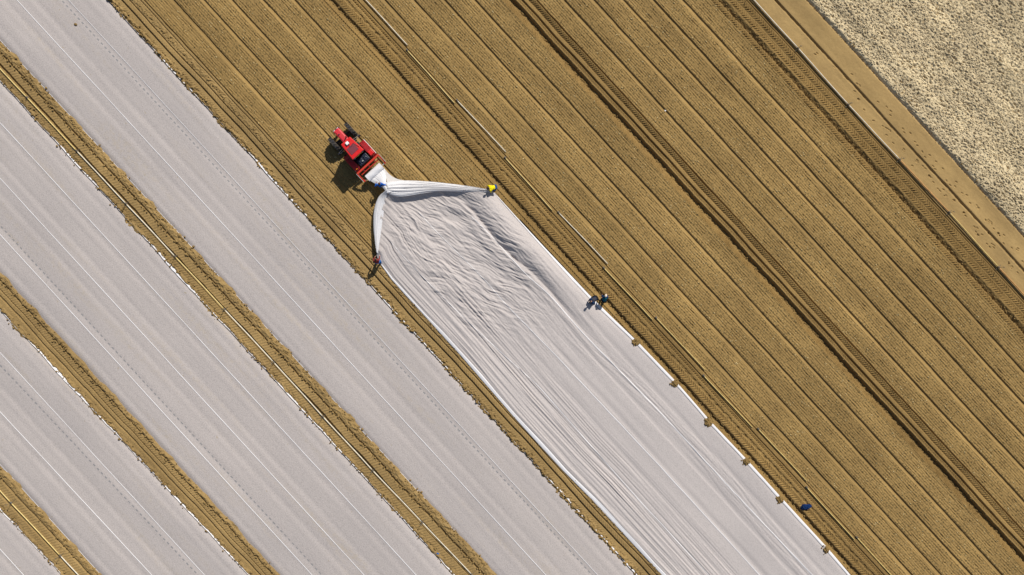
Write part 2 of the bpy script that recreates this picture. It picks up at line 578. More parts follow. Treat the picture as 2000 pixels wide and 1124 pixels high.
DU, DV = 0.085, 0.032
S(strip_obj('wheel_track', 200, 280.5, 0.05, 0.034, M['track']), 'rutted wheel track with tyre prints between the widest fleece cover and the sheet being laid', 'wheel track')
edges = [280.5] + [x - 1.0 for x in LINES[1:]] + [623.5]
ords = ['first', 'second', 'third', 'fourth', 'fifth', 'sixth']
for i in range(6):
    vm = VX(edges[i])
    vb = VX(edges[i + 1])
    umax = max(np.interp(vm, TE_V, TE_U), np.interp(vb, TE_V, TE_U)) + 3.0
    S(strip_obj('planting_bed', edges[i], edges[i + 1], DU, DV, M['soil'], umax=umax),
      ords[i] + ' planted soil bed from the covered side, running up to the loose end of the laid sheet', 'planting bed')
S(strip_obj('wheel_track', 623.5, 710, 0.05, 0.034, M['rut']), 'rutted wheel track with chevron tyre prints beside the staggered loose pipes', 'wheel track')
edges = [710] + [x - 1.0 for x in LINES2] + [977]
lab2 = ['narrow planted soil bed with the staggered loose pipes lying on it', 'planted soil bed directly up-right of the bed with the loose pipes',
        'middle planted soil bed between the loose pipes and the deep dark rut', 'fourth planted soil bed counted from the loose pipes towards the deep dark rut', 'planted soil bed bordering the lower left side of the deep dark rut']
for i in range(5):
    S(strip_obj('planting_bed', edges[i], edges[i + 1], DU, DV, M['soil']), lab2[i], 'planting bed')
S(strip_obj('wheel_track', 977, 1047, 0.05, 0.034, M['rut']), 'deep dark wheel rut running diagonally between two blocks of planted beds', 'wheel track')
edges = [1047] + [x - 1.0 for x in LINES3[1:]] + [1388]
lab3 = ['planted soil bed bordering the upper right side of the deep dark rut', 'second planted soil bed up-right of the deep dark rut', 'third planted soil bed up-right of the deep dark rut',
        'fourth planted soil bed up-right of the deep dark rut', 'fifth planted soil bed, last but one before the joined pipeline', 'planted soil bed nearest the joined pipeline and the smooth path']
for i in range(6):
    S(strip_obj('planting_bed', edges[i], edges[i + 1], DU, DV, M['soil']), lab3[i], 'planting bed')
S(strip_obj('wheel_track', 1388, 1465, 0.05, 0.034, M['rut']), 'rutted wheel track with two tyre prints beside the joined pipeline and smooth path', 'wheel track')

# footprints pressed into the path
FP = []
for k in range(110):
    t = random.random() ** 0.6
    x0 = random.choice([random.gauss(1499, 8), random.uniform(1482, 1511), random.uniform(1522, 1540)])
    ya = 60 + t * 520
    FP.append((*P(x0 + ya / 1.0911, ya), random.gauss(0, 0.35), 1 if random.random() < .5 else -1))
for k in range(14):
    ya = 200 + k * 26
    FP.append((*P(1530 + 1.2 * k + ya / 1.0911 + random.uniform(-4, 4), ya), 0.2, 1))
def path_z(U, V):
    Z = soil_z(U, V)
    Z += win(V, 1511, 1517, 0.03) * 0.05 * fbm(U * 1.5, V * 4, 3, 31) + 0.02 * gn(U * 0.4, V * 0.5, 33)
    Z += 0.012 * gn(U * 1.6, V * 2.2, 35)
    for fu, fv, a, s in FP:
        sel = (np.abs(U - fu) < .3) & (np.abs(V - fv) < .3)
        if sel.any():
            du, dv = U[sel] - fu, V[sel] - fv
            x = du * math.cos(a) + dv * math.sin(a)
            y = -du * math.sin(a) + dv * math.cos(a)
            r = np.sqrt((x / .15) ** 2 + (y / .07) ** 2)
            Z[sel] += -0.06 * (1 - sstep(0.6, 1.0, r)) + 0.02 * np.exp(-((r - 1.2) / .2) ** 2)
    return Z
S(strip_obj('path', 1465, 1576, 0.055, 0.042, M['path'], zfun=path_z), 'smooth tan earth path with a narrow ditch line and footprints', 'path')

def straw_z(U, V):
    Z = soil_z(U, V)
    f = sstep(VX(1577), VX(1586), V)
    b = gn(U * 3.4, V * 8.2, 42)
    c = gn(U * 6.6, V * 9.8, 43)
    pz = sstep(-.3, .3, gn(U * .35, V * 1.1, 45))
    ho = -0.11 * sstep(.10, .32, gn(U * 3.2, V * 6.4, 46)) * (.25 + .9 * pz)
    return Z + f * (0.055 * b + 0.055 * c + ho + 0.09 * gn(U * .10, V * 1.2, 44))
S(strip_obj('straw_field', 1576, 2010, 0.07, 0.05, M['straw'], zfun=straw_z), 'pale rough straw-covered field in the upper right corner', 'field')

# ------------------------------------------------------------------ covered strips and gaps on the left
# edges of the covered strips, as lines in row coordinates v = a + b*u
def line(p, q):
    (u0, v0), (u1, v1) = P(*p), P(*q)
    b = (v1 - v0) / (u1 - u0)
    return (v0 - b * u0, b)
E4R = line((212, 0), (1247, 1124))
GA1 = line((0, 84), (826, 974))      # gap A upper side (left edge of sheet 4)
GA0 = line((0, 156), (752, 974))
GB1 = line((0, 537), (404, 974))
GB0 = line((0, 604), (400, 1030))
GC1 = line((0, 914), (194, 1124))
GC0 = line((0, 992), (128, 1128))
def ev(e, U):
    return e[0] + e[1] * U

def gap_obj(name, e0, e1, prof_s, lugs, rough, label):
    mid = e0[0], e1[0]
    u0, u1 = urange(min(mid), max(mid), 5)
    du, n = 0.055, 84
    us = np.linspace(u0, u1, int((u1 - u0) / du)).astype(np.float32)
    ss = np.linspace(-0.16, 1.16, n).astype(np.float32)
    U, SS = np.meshgrid(us, ss, indexing='ij')
    A, B = ev(e0, U), ev(e1, U)
    wv = 0.13 * gn(U * 0.30, SS * 0.8, 51) * np.clip(1.2 - np.abs(SS - .5) * 2, 0, 1)
    V = A + (B - A) * SS
    W = SS + wv / 2.2 + 0.02 * gn(U * 1.1, SS * 3, 52)
    W = W + .085 * (fbm(U * .55, SS * .5, 3, 68)) * (np.abs(SS - .5) * 2) ** 4 * np.where(SS > .5, 1, 1)
    px = np.array([p[0] for p in prof_s]); pz = np.array([p[1] for p in prof_s])
    Z = np.interp(W, px, pz).astype(np.float32)
    for a, b, amp, per, sl in lugs:
        m = sstep(a - .02, a + .02, W) * (1 - sstep(b - .02, b + .02, W))
        t = np.clip(1.8 * np.sin((U + sl * V) * 2 * np.pi / per + 1.0 * gn(U * .6, V, 53)), -1, 1)
        Z += m * amp * t * (0.8 + .6 * gn(U * 1.2, V * 2, 54))
    for a, b, amp in rough:
        m = sstep(a - .05, a + .05, W) * (1 - sstep(b - .05, b + .05, W))
        Z += m * amp * (fbm(U * 2.6, V * 4.0, 4, 55) * 1.7)
    em = np.exp(-((SS) / .08) ** 2) + np.exp(-((SS - 1) / .08) ** 2)
    Z += em * (0.13 * gn(U * 0.7, SS * 2, 56) + 0.12 * gn(U * 2.3, SS * 6, 57) + .06 * gn(U * 5, SS * 9, 59))
    Z += 0.010 * gn(U * 5, V * 6, 58)
    return S(grid(name, U, V, Z, M['track']), label, 'wheel track')
GP = [(-.2, -.30), (-.08, -.14), (-.01, 0.01), (.04, .055), (.10, .035), (.16, .0), (.30, -.01), (.335, -.12), (.37, -.12), (.41, .04), (.54, .03), (.55, -.07), (.57, -.07), (.60, .03),
      (.80, 0.0), (.81, -.13), (.84, -.13), (.88, .05), (.95, .085), (1.0, .055), (1.05, -.02), (1.2, -.3)]
GPA = [(-.2, -.30), (-.08, -.14), (-.01, 0.01), (.04, .05), (.10, .02), (.18, .02), (.32, -.01), (.325, -.17), (.41, -.17), (.44, .04), (.48, .02), (.70, 0.0), (.71, -.13), (.745, -.13), (.79, .05), (.92, .10),
       (1.0, .06), (1.05, -.02), (1.2, -.3)]
RG = [(-.05, .14, .05), (.84, 1.02, .07)]
gap_obj('wheel_track', GA0, GA1, GPA, [(.12, .31, .03, .24, -.5), (.44, .70, .022, .25, -.5)], RG + [(.33, .41, .04)], 'muddy track strip with a long thin pipeline down its middle, between two fleece covers')
gap_obj('wheel_track', GB0, GB1, GP, [(.05, .30, .025, .2, .6), (.60, .79, .03, .22, -.5), (.42, .53, .012, .2, -.5)], RG, 'muddy track strip without any pipe, between two fleece covers at the left')
gap_obj('wheel_track', GC0, GC1, GPA, [(.12, .31, .02, .24, -.5), (.44, .70, .022, .25, -.5)], RG + [(.33, .41, .03)], 'muddy track strip with a yellow pipe in the bottom left corner')

def cover(name, e0, e1, label, seams, dash, umarg=5, du=0.33, dv=0.11):
    """one fleece cover between edge lines e0 (lower left) and e1 (upper right)"""
    u0, u1 = urange(e0[0], e1[0], umarg)
    w = abs(e1[0] - e0[0]) + 0.7
    us = np.linspace(u0, u1, int((u1 - u0) / du)).astype(np.float32)
    ss = np.linspace(0, 1, int(w / dv)).astype(np.float32)
    U, SS = np.meshgrid(us, ss, indexing='ij')
    A, B = ev(e0, U) - 0.35, ev(e1, U) + 0.35
    V = A + (B - A) * SS
    def zf(U, V):
        a, b = ev(e0, U), ev(e1, U)
        t = V + 0.03 * gn(U * .2, V * .5, 60)
        ph = (t - e1[0]) / 1.8
        f = ph - np.floor(ph)
        z = 0.075 - 0.03 * np.exp(-((f - .5) / .13) ** 2) - 0.008 * np.exp(-((f - .12) / .09) ** 2) + 0.006 * np.sin(f * 2 * np.pi)
        z += 0.012 * gn(U * .35, V * 1.1, 61) + 0.004 * gn(U * 0.12, V * 3.0, 62)
        d = np.minimum(V - a, b - V)
        return (z * sstep(0, .8, d) - 0.14 * (1 - sstep(-.25, .42, d)) + .0 * d).astype(np.float32)
    mat = fleece_mat('fleece_single_layer_printed', FB, dash=dash, dirt=0.85) if dash else M['fleece']
    o = tag(grid(name, U, V, zf(U, V), mat, smooth=True), label, 'fleece cover', 'fleece covers over the beds')
    u = np.linspace(u0, u1, 420)           # sunlit brightness of the right-hand edge put into a pale ribbon, partly buried
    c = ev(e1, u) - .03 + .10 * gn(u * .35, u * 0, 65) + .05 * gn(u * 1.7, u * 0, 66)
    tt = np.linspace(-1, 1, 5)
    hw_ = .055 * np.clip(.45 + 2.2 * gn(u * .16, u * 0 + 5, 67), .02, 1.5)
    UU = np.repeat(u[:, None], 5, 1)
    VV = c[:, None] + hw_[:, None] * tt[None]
    grid('sunlit_edge', UU, VV, np.maximum(zf(UU, VV), .01) + .035 - .05 * tt[None] - .02 * tt[None] ** 2, M['hem'], o, smooth=True)
    for (p, q, wd) in seams:
        e = line(p, q)
        u = np.linspace(u0, u1, 200)
        c = ev(e, u) + 0.018 * gn(u * .25, u * 0, 63)
        wds = wd * (1 + 0.35 * gn(u * .4, u * 0 + 3, 64))
        tt = np.array([-1, -.5, .5, 1.0])
        zz = np.array([.004, .022, .022, .004])
        UU = np.repeat(u[:, None], 4, 1)
        VV = c[:, None] + wds[:, None] * tt[None]
        grid('seam', UU, VV, zf(UU, VV) + zz[None] + .008, M['hem'], o, smooth=True)
    return o
def dashline(p, q):
    e = line(p, q)
    return (e[0], e[1])
cover('fleece_cover', E4R and GA1, E4R, 'wide pale fleece cover next to the sheet being laid, with a dark clod on it',
      [((0, 79), (829, 974), .019), ((33, 0), (929, 974), .027), ((134, 0), (1030, 974), .019)], dashline((132, 13), (1019, 974)))
cover('fleece_cover', GB1, GA0, 'pale fleece cover between the two muddy strips at the left, three seams crossing it',
      [((0, 457), (473.5, 974), .027), ((48, 400), (574.7, 974), .027), ((148, 400), (676, 974), .027)], dashline((0, 440), (491.5, 974)))
cover('fleece_cover', GC1, GB0, 'pale fleece cover with yellowish dirt streaks at the lower left', 
      [((0, 908), (62, 976), .018), ((0, 803), (159, 974), .027), ((149, 850), (263, 974), .022)], dashline((130, 850), (247, 974)))
cover('fleece_cover', (GC0[0] - 11, GC0[1]), GC0, 'small corner of a fleece cover at the extreme bottom left', [((0, 1071), (48, 1124), .027)], None, 3)

# ------------------------------------------------------------------ the sheet being laid
LAID = empty('fleece_sheet', (*P(1000, 700), 0))
tag(LAID, 'crumpled white fleece sheet being pulled off the roll behind the red tractor', 'fleece sheet')
def vl(U): return np.interp(U, LE_U, LE_V)
def vr(U): return np.interp(U, RE_U, RE_V)
VA_U, VA_V = pl([(868, 377), (903, 392), (930, 420), (956, 451), (972, 475), (1000, 501), (1042, 534), (1075, 570), (1110, 612), (1160, 668), (1300, 815)])
def inv(U, V):
    return 1000 + PPM * (U * CA + V * SA), 562 + PPM * (U * SA - V * CA)

def laid_z(U, V, B=None):
    a, b = vl(U), vr(U)
    s = V - a
    X, Y = inv(U, V)
    ph = (V + 0.04 * gn(U * .3, V, 70) - VX(281.7)) / 1.8
    f = ph - np.floor(ph)
    far = sstep(-2, 14, U)
    z = 0.10 - (0.012 + 0.028 * far) * np.exp(-((f - .1) / .13) ** 2)
    # long pulled folds down the left side
    am = (1 - sstep(2.9, 5.6, s + 0.6 * gn(U * .25, s * .3, 71))) * sstep(-0.1, 0.5, s)
    sh = s + 0.05 * (U + 8) * np.clip(s / 5, 0, 1) * 0.35
    r1 = gn(U * 0.075, sh * 2.1, 72)
    r2 = gn(U * 0.10, sh * 4.6, 73)
    r3 = gn(U * 0.16, sh * 7.5, 74)
    ridge = 0.13 * (0.32 - np.abs(r1)) + 0.14 * (0.30 - np.abs(r2)) + 0.06 * r3
    z += am * (ridge + (0.07 + .05 * far) * (.28 - np.abs(gn(U * .09, sh * 5.6, 96)))) * (0.95 + 0.8 * gn(U * .2, s * .8, 75)) * (1.05 - 0.3 * far)
    # second bundle of pulled folds along the right-hand seam
    vs_ = np.interp(U, SB_U, SB_V)
    d = (V - vs_) + 0.25 * np.sin(U * .25)
    ab = np.exp(-(d / 0.75) ** 2) * sstep(0, 8, U)
    z += ab * (0.09 * (0.3 - np.abs(gn(U * .10, (d + .06 * U) * 3.6, 76))) + 0.06 * (0.3 - np.abs(gn(U * .14, (d - .07 * U) * 5.5, 77))))
    # crumpled part near the free end
    ex, ey = (X - 905) / 165, (Y - 500) / 165
    rr = np.sqrt(((ex + ey) * .62) ** 2 + ((ex - ey) * .92) ** 2)
    cm = (1 - sstep(0.55, 1.25, rr)) * sstep(0.8, 2.5, s)
    wu, wv = U + 0.5 * gn(U * .7, V * .7, 80), V + 0.5 * gn(U * .7, V * .7, 81)
    ra = U * .943 + V * .334 + .45 * gn(U * .5, V * .5, 80)      # creases swing away from the row direction
    rc = -U * .334 + V * .943 + .45 * gn(U * .5, V * .5, 81)
    c1 = 0.34 - np.abs(gn(ra * 0.30, rc * 0.75, 82))
    c2 = 0.30 - np.abs(gn(ra * 0.38, rc * 1.9, 83))
    c3 = 0.30 - np.abs(gn(wu * 1.5, wv * 0.75 - wu * .8, 84))
    c4 = 0.30 - np.abs(gn(ra * 0.5, rc * 3.3, 78))
    c5 = 0.28 - np.abs(gn(ra * 0.75 + rc * .4, rc * 5.4, 98))
    pt = sstep(-.05, .4, gn(U * .33, V * .4, 79))
    z += cm * (0.18 * c1 + 0.13 * c2 + 0.08 * c3 * pt + 0.12 * c4 + 0.11 * c5)
    c6 = 0.3 - np.abs(gn(U * .25 + .3 * V, V * 2.6, 99))
    c7 = 0.3 - np.abs(gn(U * .3 - .2 * V, V * 5.2, 97))
    z += (0.07 * c6 + .04 * c7) * (1 - sstep(1.0, 2.1, rr)) * sstep(2.5, 4.0, s)
    # weaker long waves over the middle
    mm = sstep(3.5, 5.5, s) * (1 - 0.6 * cm)
    z += mm * 0.03 * gn(U * 0.12, V * 1.5, 85) + mm * 0.012 * gn(U * .5, V * 3.0, 86) * (1 - .6 * far)
    cross = np.exp(-((U - 0) / 7) ** 2) * mm
    z += cross * 0.035 * (0.3 - np.abs(gn(U * 2.2 + V, V * 1.4, 87)))
    # air-filled billow along the right edge
    vv = np.interp(U, VA_U, VA_V) + 0.05 * gn(U * .4, U * 0, 88)
    D = np.maximum(b - vv, .3)
    t = np.clip((V - vv) / D, 0, 1)
    hb = np.interp(U, [-9, -7, -4, -1, 3, 8, 14], [.15, .42, .62, .56, .30, .10, 0])
    z += hb * np.sin(np.pi * t ** 0.95) ** 1.05
    q = vv - V                       # the crumpled part ends in a raised lip along the hollow
    z += hb * 0.30 * sstep(0.0, 0.28, q) * (1 - sstep(0.35, 1.5, q)) * (1 + .5 * gn(U * .9, V * .9, 95))
    hx, hy = (X - 888) / 30, (Y - 425) / 11
    z -= 0.22 * np.exp(-((hx * .95 + hy * .12) ** 2 + (hy - hx * .25) ** 2))
    z += hb * 0.05 * gn(U * .35, V * 2.6, 89) * np.sin(np.pi * t)
    # raised towards the edge that the workers hold up
    if B is not None:
        z += B
    edge = np.minimum(s, b - V)
    z = z * (0.35 + 0.65 * sstep(-0.05, .5, edge)) + 0.02
    return np.maximum(z, 0.035)
SB_U, SB_V = pl([(900, 405), (949, 450), (1027, 537), (1074, 577), (1136, 649), (1286, 802), (1426, 954), (1580, 1117), (1700, 1245)])
SA_U, SA_V = pl([(800, 392), (834, 434), (893, 493), (949, 549), (986, 593), (1086, 695), (1286, 908), (1482, 1122), (1600, 1250)])
SC_U, SC_V = pl([(748, 445), (770, 482), (830, 545), (900, 615), (980, 690), (1050, 752), (1240, 968), (1385, 1124), (1500, 1250)])

NB_, NA_ = 215, 900
bb = np.linspace(0, 1, NB_)
ut = np.full(NB_, -9.0)
for it in range(30):
    v_ = vl(ut) + (vr(ut) - vl(ut)) * bb
    ut = ut * .5 + .5 * np.interp(v_, TE_V, TE_U)
aa = np.linspace(0, 1, NA_) ** 1.12
uend = 40.0
U = (ut[None, :] + (uend - ut[None, :]) * aa[:, None]).astype(np.float32)
V = (vl(U) + (vr(U) - vl(U)) * bb[None, :]).astype(np.float32)
dtop = U - ut[None, :]
hv = np.interp(V, [-6.3, -5.0, -3.4, -2.4, -1.0, 1.5, 3.6, 4.3], [.62, .55, .6, .75, .32, .18, .18, .25])
B = hv * np.exp(-(dtop / 0.55) ** 1.3) * (1 + .25 * gn(V * 3, dtop * .8, 90))
Zl = laid_z(U, V, B).astype(np.float32)
sel = urange(-8, 6)[1]
grid('ground_panel', U - LAID.location.x, V - LAID.location.y, Zl, M['fleece_new'], LAID, smooth=True)

def ribbon(name, uu, vv, half, mat, lift=0.012, parent=LAID, zf=laid_z, nn=4, crown=0.012):
    t = np.linspace(-1, 1, nn)
    du = np.gradient(uu); dv = np.gradient(vv)
    L = np.sqrt(du * du + dv * dv)
    nx, ny = -dv / L, du / L
    half = np.broadcast_to(half, uu.shape)
    UU = uu[:, None] + (nx * half)[:, None] * t
    VV = vv[:, None] + (ny * half)[:, None] * t
    ZZ = zf(UU, VV) + lift + crown * (1 - t ** 4)[None]
    ox, oy = parent.location.x, parent.location.y
    return grid(name, UU - ox, VV - oy, ZZ, mat, parent, smooth=True)
for su, sv, wd in ((SA_U, SA_V, .045), (SB_U, SB_V, .05), (SC_U, SC_V, .035)):
    uu = np.linspace(su[0] + 1.2, 40, 700)
    vv = np.interp(uu, su, sv)
    ker = np.ones(31) / 31
    vv = np.convolve(np.pad(vv, 15, mode='edge'), ker, 'valid') + 0.03 * gn(uu * .5, uu * 0, 91)
    ribbon('seam', uu, vv, wd * (1 + .4 * gn(uu * .35, uu * 0, 92)) * np.interp(uu, [-10, 0, 8], [.55, .75, 1.0]), M['seam5'])
uu = np.linspace(RE_U[0] + .2, 40, 600)
hw = np.interp(uu, [-7, -3, 2, 6, 40], [.025, .05, .09, .11, .11]) * (1 + .25 * gn(uu * .5, uu * 0, 93))
def hem_z(UU, VV): return np.maximum(laid_z(UU, VV), .05)
hem = ribbon('folded_hem', uu, vr(uu) - hw * .9, hw, M['hem'], lift=.03, zf=hem_z, nn=9, crown=.035)
hem['label'] = 'bright white folded edge weighed down with soil'
uu = np.linspace(LE_U[0] + .3, 40, 600)
hw = np.interp(uu, [-9, -5, 5, 40], [.05, .09, .15, .17]) * (1 + .4 * gn(uu * .3, uu * 0, 94))
ribbon('folded_hem', uu, vl(uu) + hw * .8, hw, M['hem'], lift=.02, zf=hem_z, nn=9, crown=.03)

def loft(name, sections, ns, nt, mat, wr=0.05, freq=(1.2, 7), parent=LAID, seed=0):
    """surface through survey sections; each section is a list of (x, y, height)"""
    S_ = []
    for sec in sections:
        pts = np.array([tuple(P3(*q)) for q in sec])
        tq = np.linspace(0, 1, len(pts))
        tt = np.linspace(0, 1, nt)
        if len(pts) == 3:
            w = np.stack([(1 - tt) ** 2, 2 * tt * (1 - tt), tt ** 2], -1)
            c = 2 * pts[1] - .5 * (pts[0] + pts[2])
            S_.append(w[:, :1] * pts[0] + w[:, 1:2] * c + w[:, 2:] * pts[2])
        else:
            S_.append(np.stack([np.interp(tt, tq, pts[:, k]) for k in range(3)], -1))
    S_ = np.array(S_)
    k = len(S_)
    out = np.zeros((ns, nt, 3))
    for i in range(ns):
        x = i / (ns - 1) * (k - 1)
        j = min(int(x), k - 2)
        t = x - j
        p0, p1, p2, p3 = S_[max(j - 1, 0)], S_[j], S_[j + 1], S_[min(j + 2, k - 1)]
        out[i] = .5 * ((2 * p1) + (p2 - p0) * t + (2 * p0 - 5 * p1 + 4 * p2 - p3) * t * t + (3 * p1 - p0 - 3 * p2 + p3) * t ** 3)
    ii, tt = np.meshgrid(np.linspace(0, 1, ns), np.linspace(0, 1, nt), indexing='ij')
    out[..., 2] += wr * (0.3 - np.abs(gn(ii * freq[0], tt * freq[1], 100 + seed))) * 1.5 + wr * .7 * (.3 - np.abs(gn(ii * freq[0] * 1.4, tt * freq[1] * 2.3, 101 + seed)))
    o = grid(name, out[..., 0] - LAID.location.x, out[..., 1] - LAID.location.y, out[..., 2], mat, parent, smooth=True)
    return o
loft('lifted_fold', [[(753, 357, 1.15), (757, 366, 1.32), (757, 379, .95)], [(790, 353, .70), (789, 364, .98), (785, 384, .75)], [(850, 356, .75), (850, 365, .90), (850, 375, .68)],
                     [(915, 364, .65), (915, 369, .74), (915, 376, .58)], [(961, 371.5, .66), (962, 373.5, .7), (964, 376.5, .6)]], 110, 60, M['fleece_double'], .13, (1.0, 10), seed=1)
loft('lifted_fold', [[(759, 373, 1.15), (755, 373, 1.3), (751, 374, 1.1)], [(753, 392, .75), (745, 388, .92), (738, 387, .7)], [(749, 420, .6), (739, 416, .78), (730, 414, .55)],
                     [(744, 455, .62), (737, 452, .78), (730, 449, .6)], [(738.5, 495, .85), (737, 494, .9), (735.5, 493, .84)]], 90, 40, M['fleece_double'], .10, (.8, 9), seed=4)
loft('gathered_neck', [[(723.5, 353.5, .70), (737, 341, .74), (750.5, 328.5, .70)], [(733, 359, .8), (744, 349, 1.0), (754, 342, .8)], [(744, 364.5, 1.12), (749.5, 360.5, 1.28), (754.5, 356.5, 1.12)], [(751, 371.5, 1.15), (754.5, 369, 1.28), (757.5, 367, 1.15)],
                       [(750, 378, 1.0), (758, 376.5, 1.2), (768, 375, .95)]], 80, 40, M['fleece_double'], .07, (.6, 9), seed=7)
loft('side_flap', [[(750.5, 329, .68), (754, 345, .85), (756, 358, 1.16)], [(761, 341, .55), (764, 350, .70), (768, 358, 1.0)], [(775, 349.5, .50), (780, 353, .66), (786, 358, .88)], [(792, 353.2, .62), (797, 356, .75), (802, 360, .80)]], 30, 18, M['flap'], .05, (.8, 5), seed=9)
# roll of fleece on the tractor's rear arms
rb = bmesh.new()
RU, RV0, RV1, RZ, RR = -14.3, -2.66, -1.10, 0.72, 0.31
segs, rings = 40, 14
ring = []
for j in range(rings + 1):
    v = RV0 + (RV1 - RV0) * j / rings
    rw = []
    for i in range(segs):
        a = 2 * math.pi * i / segs
        r = RR * (1 + 0.015 * math.sin(3 * a + j) + random.uniform(-.008, .008))
        rw.append(rb.verts.new((RU + r * math.cos(a) - LAID.location.x, v - LAID.location.y, RZ + r * math.sin(a))))
    ring.append(rw)
for j in range(rings):
    for i in range(segs):
        rb.faces.new((ring[j][i], ring[j][(i + 1) % segs], ring[j + 1][(i + 1) % segs], ring[j + 1][i]))
rb.faces.new(ring[0]); rb.faces.new(ring[-1])
bm_obj('roll', rb, M['fleece_double'], LAID, smooth=False)['label'] = 'white roll of fleece on the rear arms'

# ------------------------------------------------------------------ pipes
def pipe(p, q, label, group, mat, stand=False, zb=None):
    """one length of irrigation pipe between survey points p and q"""
    (u0, v0), (u1, v1) = P(*p), P(*q)
    z = 0.10 if zb is None else zb
    root = empty('irrigation_pipe', (u0, v0, z), math.atan2(v1 - v0, u1 - u0))
    L = math.hypot(u1 - u0, v1 - v0)
    tag(root, label, 'pipe', group)
    b = bmesh.new()
    n = 24
    pr = .044 if stand else .036
    prev = None
    for i in range(n + 1):
        x = .09 + (L - .17) * i / n
        c = Vector((x, .008 * math.sin(i * .26 + u0), .006 * math.sin(i * .3 + v0)))
        rr = [b.verts.new(c + Vector((0, pr * math.cos(k * math.pi / 5), pr * math.sin(k * math.pi / 5)))) for k in range(10)]
        if prev:
            for k in range(10):
                b.faces.new((prev[k], prev[(k + 1) % 10], rr[(k + 1) % 10], rr[k]))
        else:
            b.faces.new(rr)
        prev = rr
    b.faces.new(prev)
    bm_obj('tube', b, mat, root, smooth=True)
    b = bmesh.new()
    b_tube(b, (-.06, 0, 0), (.14, 0, 0), .056, .05, 12)
    b_tube(b, (-.02, 0, 0), (.02, 0, 0), .07, .07, 12)
    c = bm_obj('coupling', b, M['coupling'], root)
    if stand:
        b = bmesh.new()
        b_tube(b, (.04, 0, .05), (.04, 0, .62), .016, .014, 8)
        b_box(b, (.04, 0, .64), (.10, .05, .05), bev=.012)
        b_tube(b, (.04, 0, .65), (.14, .0, .70), .014, .01, 6)
        bm_obj('sprinkler', b, M['coupling'], c)
        b = bmesh.new()
        b_tube(b, (.04, -.30, -.07), (.04, .30, -.07), .018, .018, 6)
        bm_obj('support_foot', b, M['coupling'], root)
    else:
        b = bmesh.new()
        b_tube(b, (.02, 0, .03), (.02, .10, .06), .022, .02, 8)
        bm_obj('hook', b, M['coupling'], c)
    return root
loose = [((632, -92), (716.5 + 81, 90.7)), ((794.8, 98.2), (889.5, 204)), ((892, 196), (989.5, 299)), ((986, 308), (1080, 413)), ((1090, 414.6), (1188, 517)), ((1178.5, 523), (1275.6, 626.5)),
         ((1280.3, 620), (1378, 724)), ((1373, 733), (1470, 836)), ((1479.5, 837), (1576.6, 941)), ((1574, 951), (1669, 1055)), ((1671.6, 1048.4), (1767, 1153))]
loose[0] = ((701, -14), (797.5, 90.7))
onames = ['topmost', 'second', 'third', 'fourth', 'fifth', 'sixth', 'seventh', 'eighth', 'ninth', 'tenth', 'lowest']
for i, (p, q) in enumerate(loose):
    lab = (onames[i] + ' loose irrigation pipe of the staggered row, counted from the top edge')
    pipe(p, q, lab, 'loose pipes in the staggered row', M['pipe'] if i in (0, 2, 4) else M['pipe_y'])
jr = [(1462, -9), (1557, 95), (1655, 205), (1755, 312), (1852, 415), (1948, 522), (2046, 628)]
rl = ['first length, at the top edge, of the joined pipeline beside the smooth path', 'second length of the joined pipeline beside the smooth path, silvery', 'third length of the joined pipeline beside the smooth path, silvery',
      'orange length, with painted-in reflection, of the joined pipeline beside the smooth path', 'yellowish fifth length of the joined pipeline beside the smooth path', 'orange last length, with painted-in reflection, of the joined pipeline beside the smooth path, at the right edge']
for i in range(6):
    pipe(jr[i], jr[i + 1], rl[i], 'joined pipeline along the path', [M['pipe'], M['pipe'], M['pipe'], M['pipe_o'], M['pipe_y'], M['pipe_o']][i], stand=True, zb=.13)
jl = [(-43, 88), (54, 191), (151, 295), (247, 398), (343, 501), (439, 604), (535, 707), (631, 813), (728, 918), (824, 1019), (921, 1121), (1017, 1226)]
for i in range(11):
    w = onames[i] if i < 10 else 'bottommost'
    pipe(jl[i], jl[i + 1], w + ' pipe length, counted from the left edge, of the pipeline between the two largest covers', 'joined pipeline between the covers', M['pipe_y'] if i in (0, 1, 4) else M['pipe'], stand=True, zb=.12)
jb = [(-73, 876), (23, 981), (119, 1084), (215, 1188)]
bl = ['yellow pipe length at the left edge in the bottom left muddy strip', 'yellow middle pipe length in the bottom left muddy strip', 'silvery pipe length at the bottom edge in the bottom left muddy strip']
for i in range(3):
    pipe(jb[i], jb[i + 1], bl[i], 'pipeline in the bottom left strip', [M['pipe_y'], M['pipe_y'], M['pipe']][i], stand=True, zb=.12)

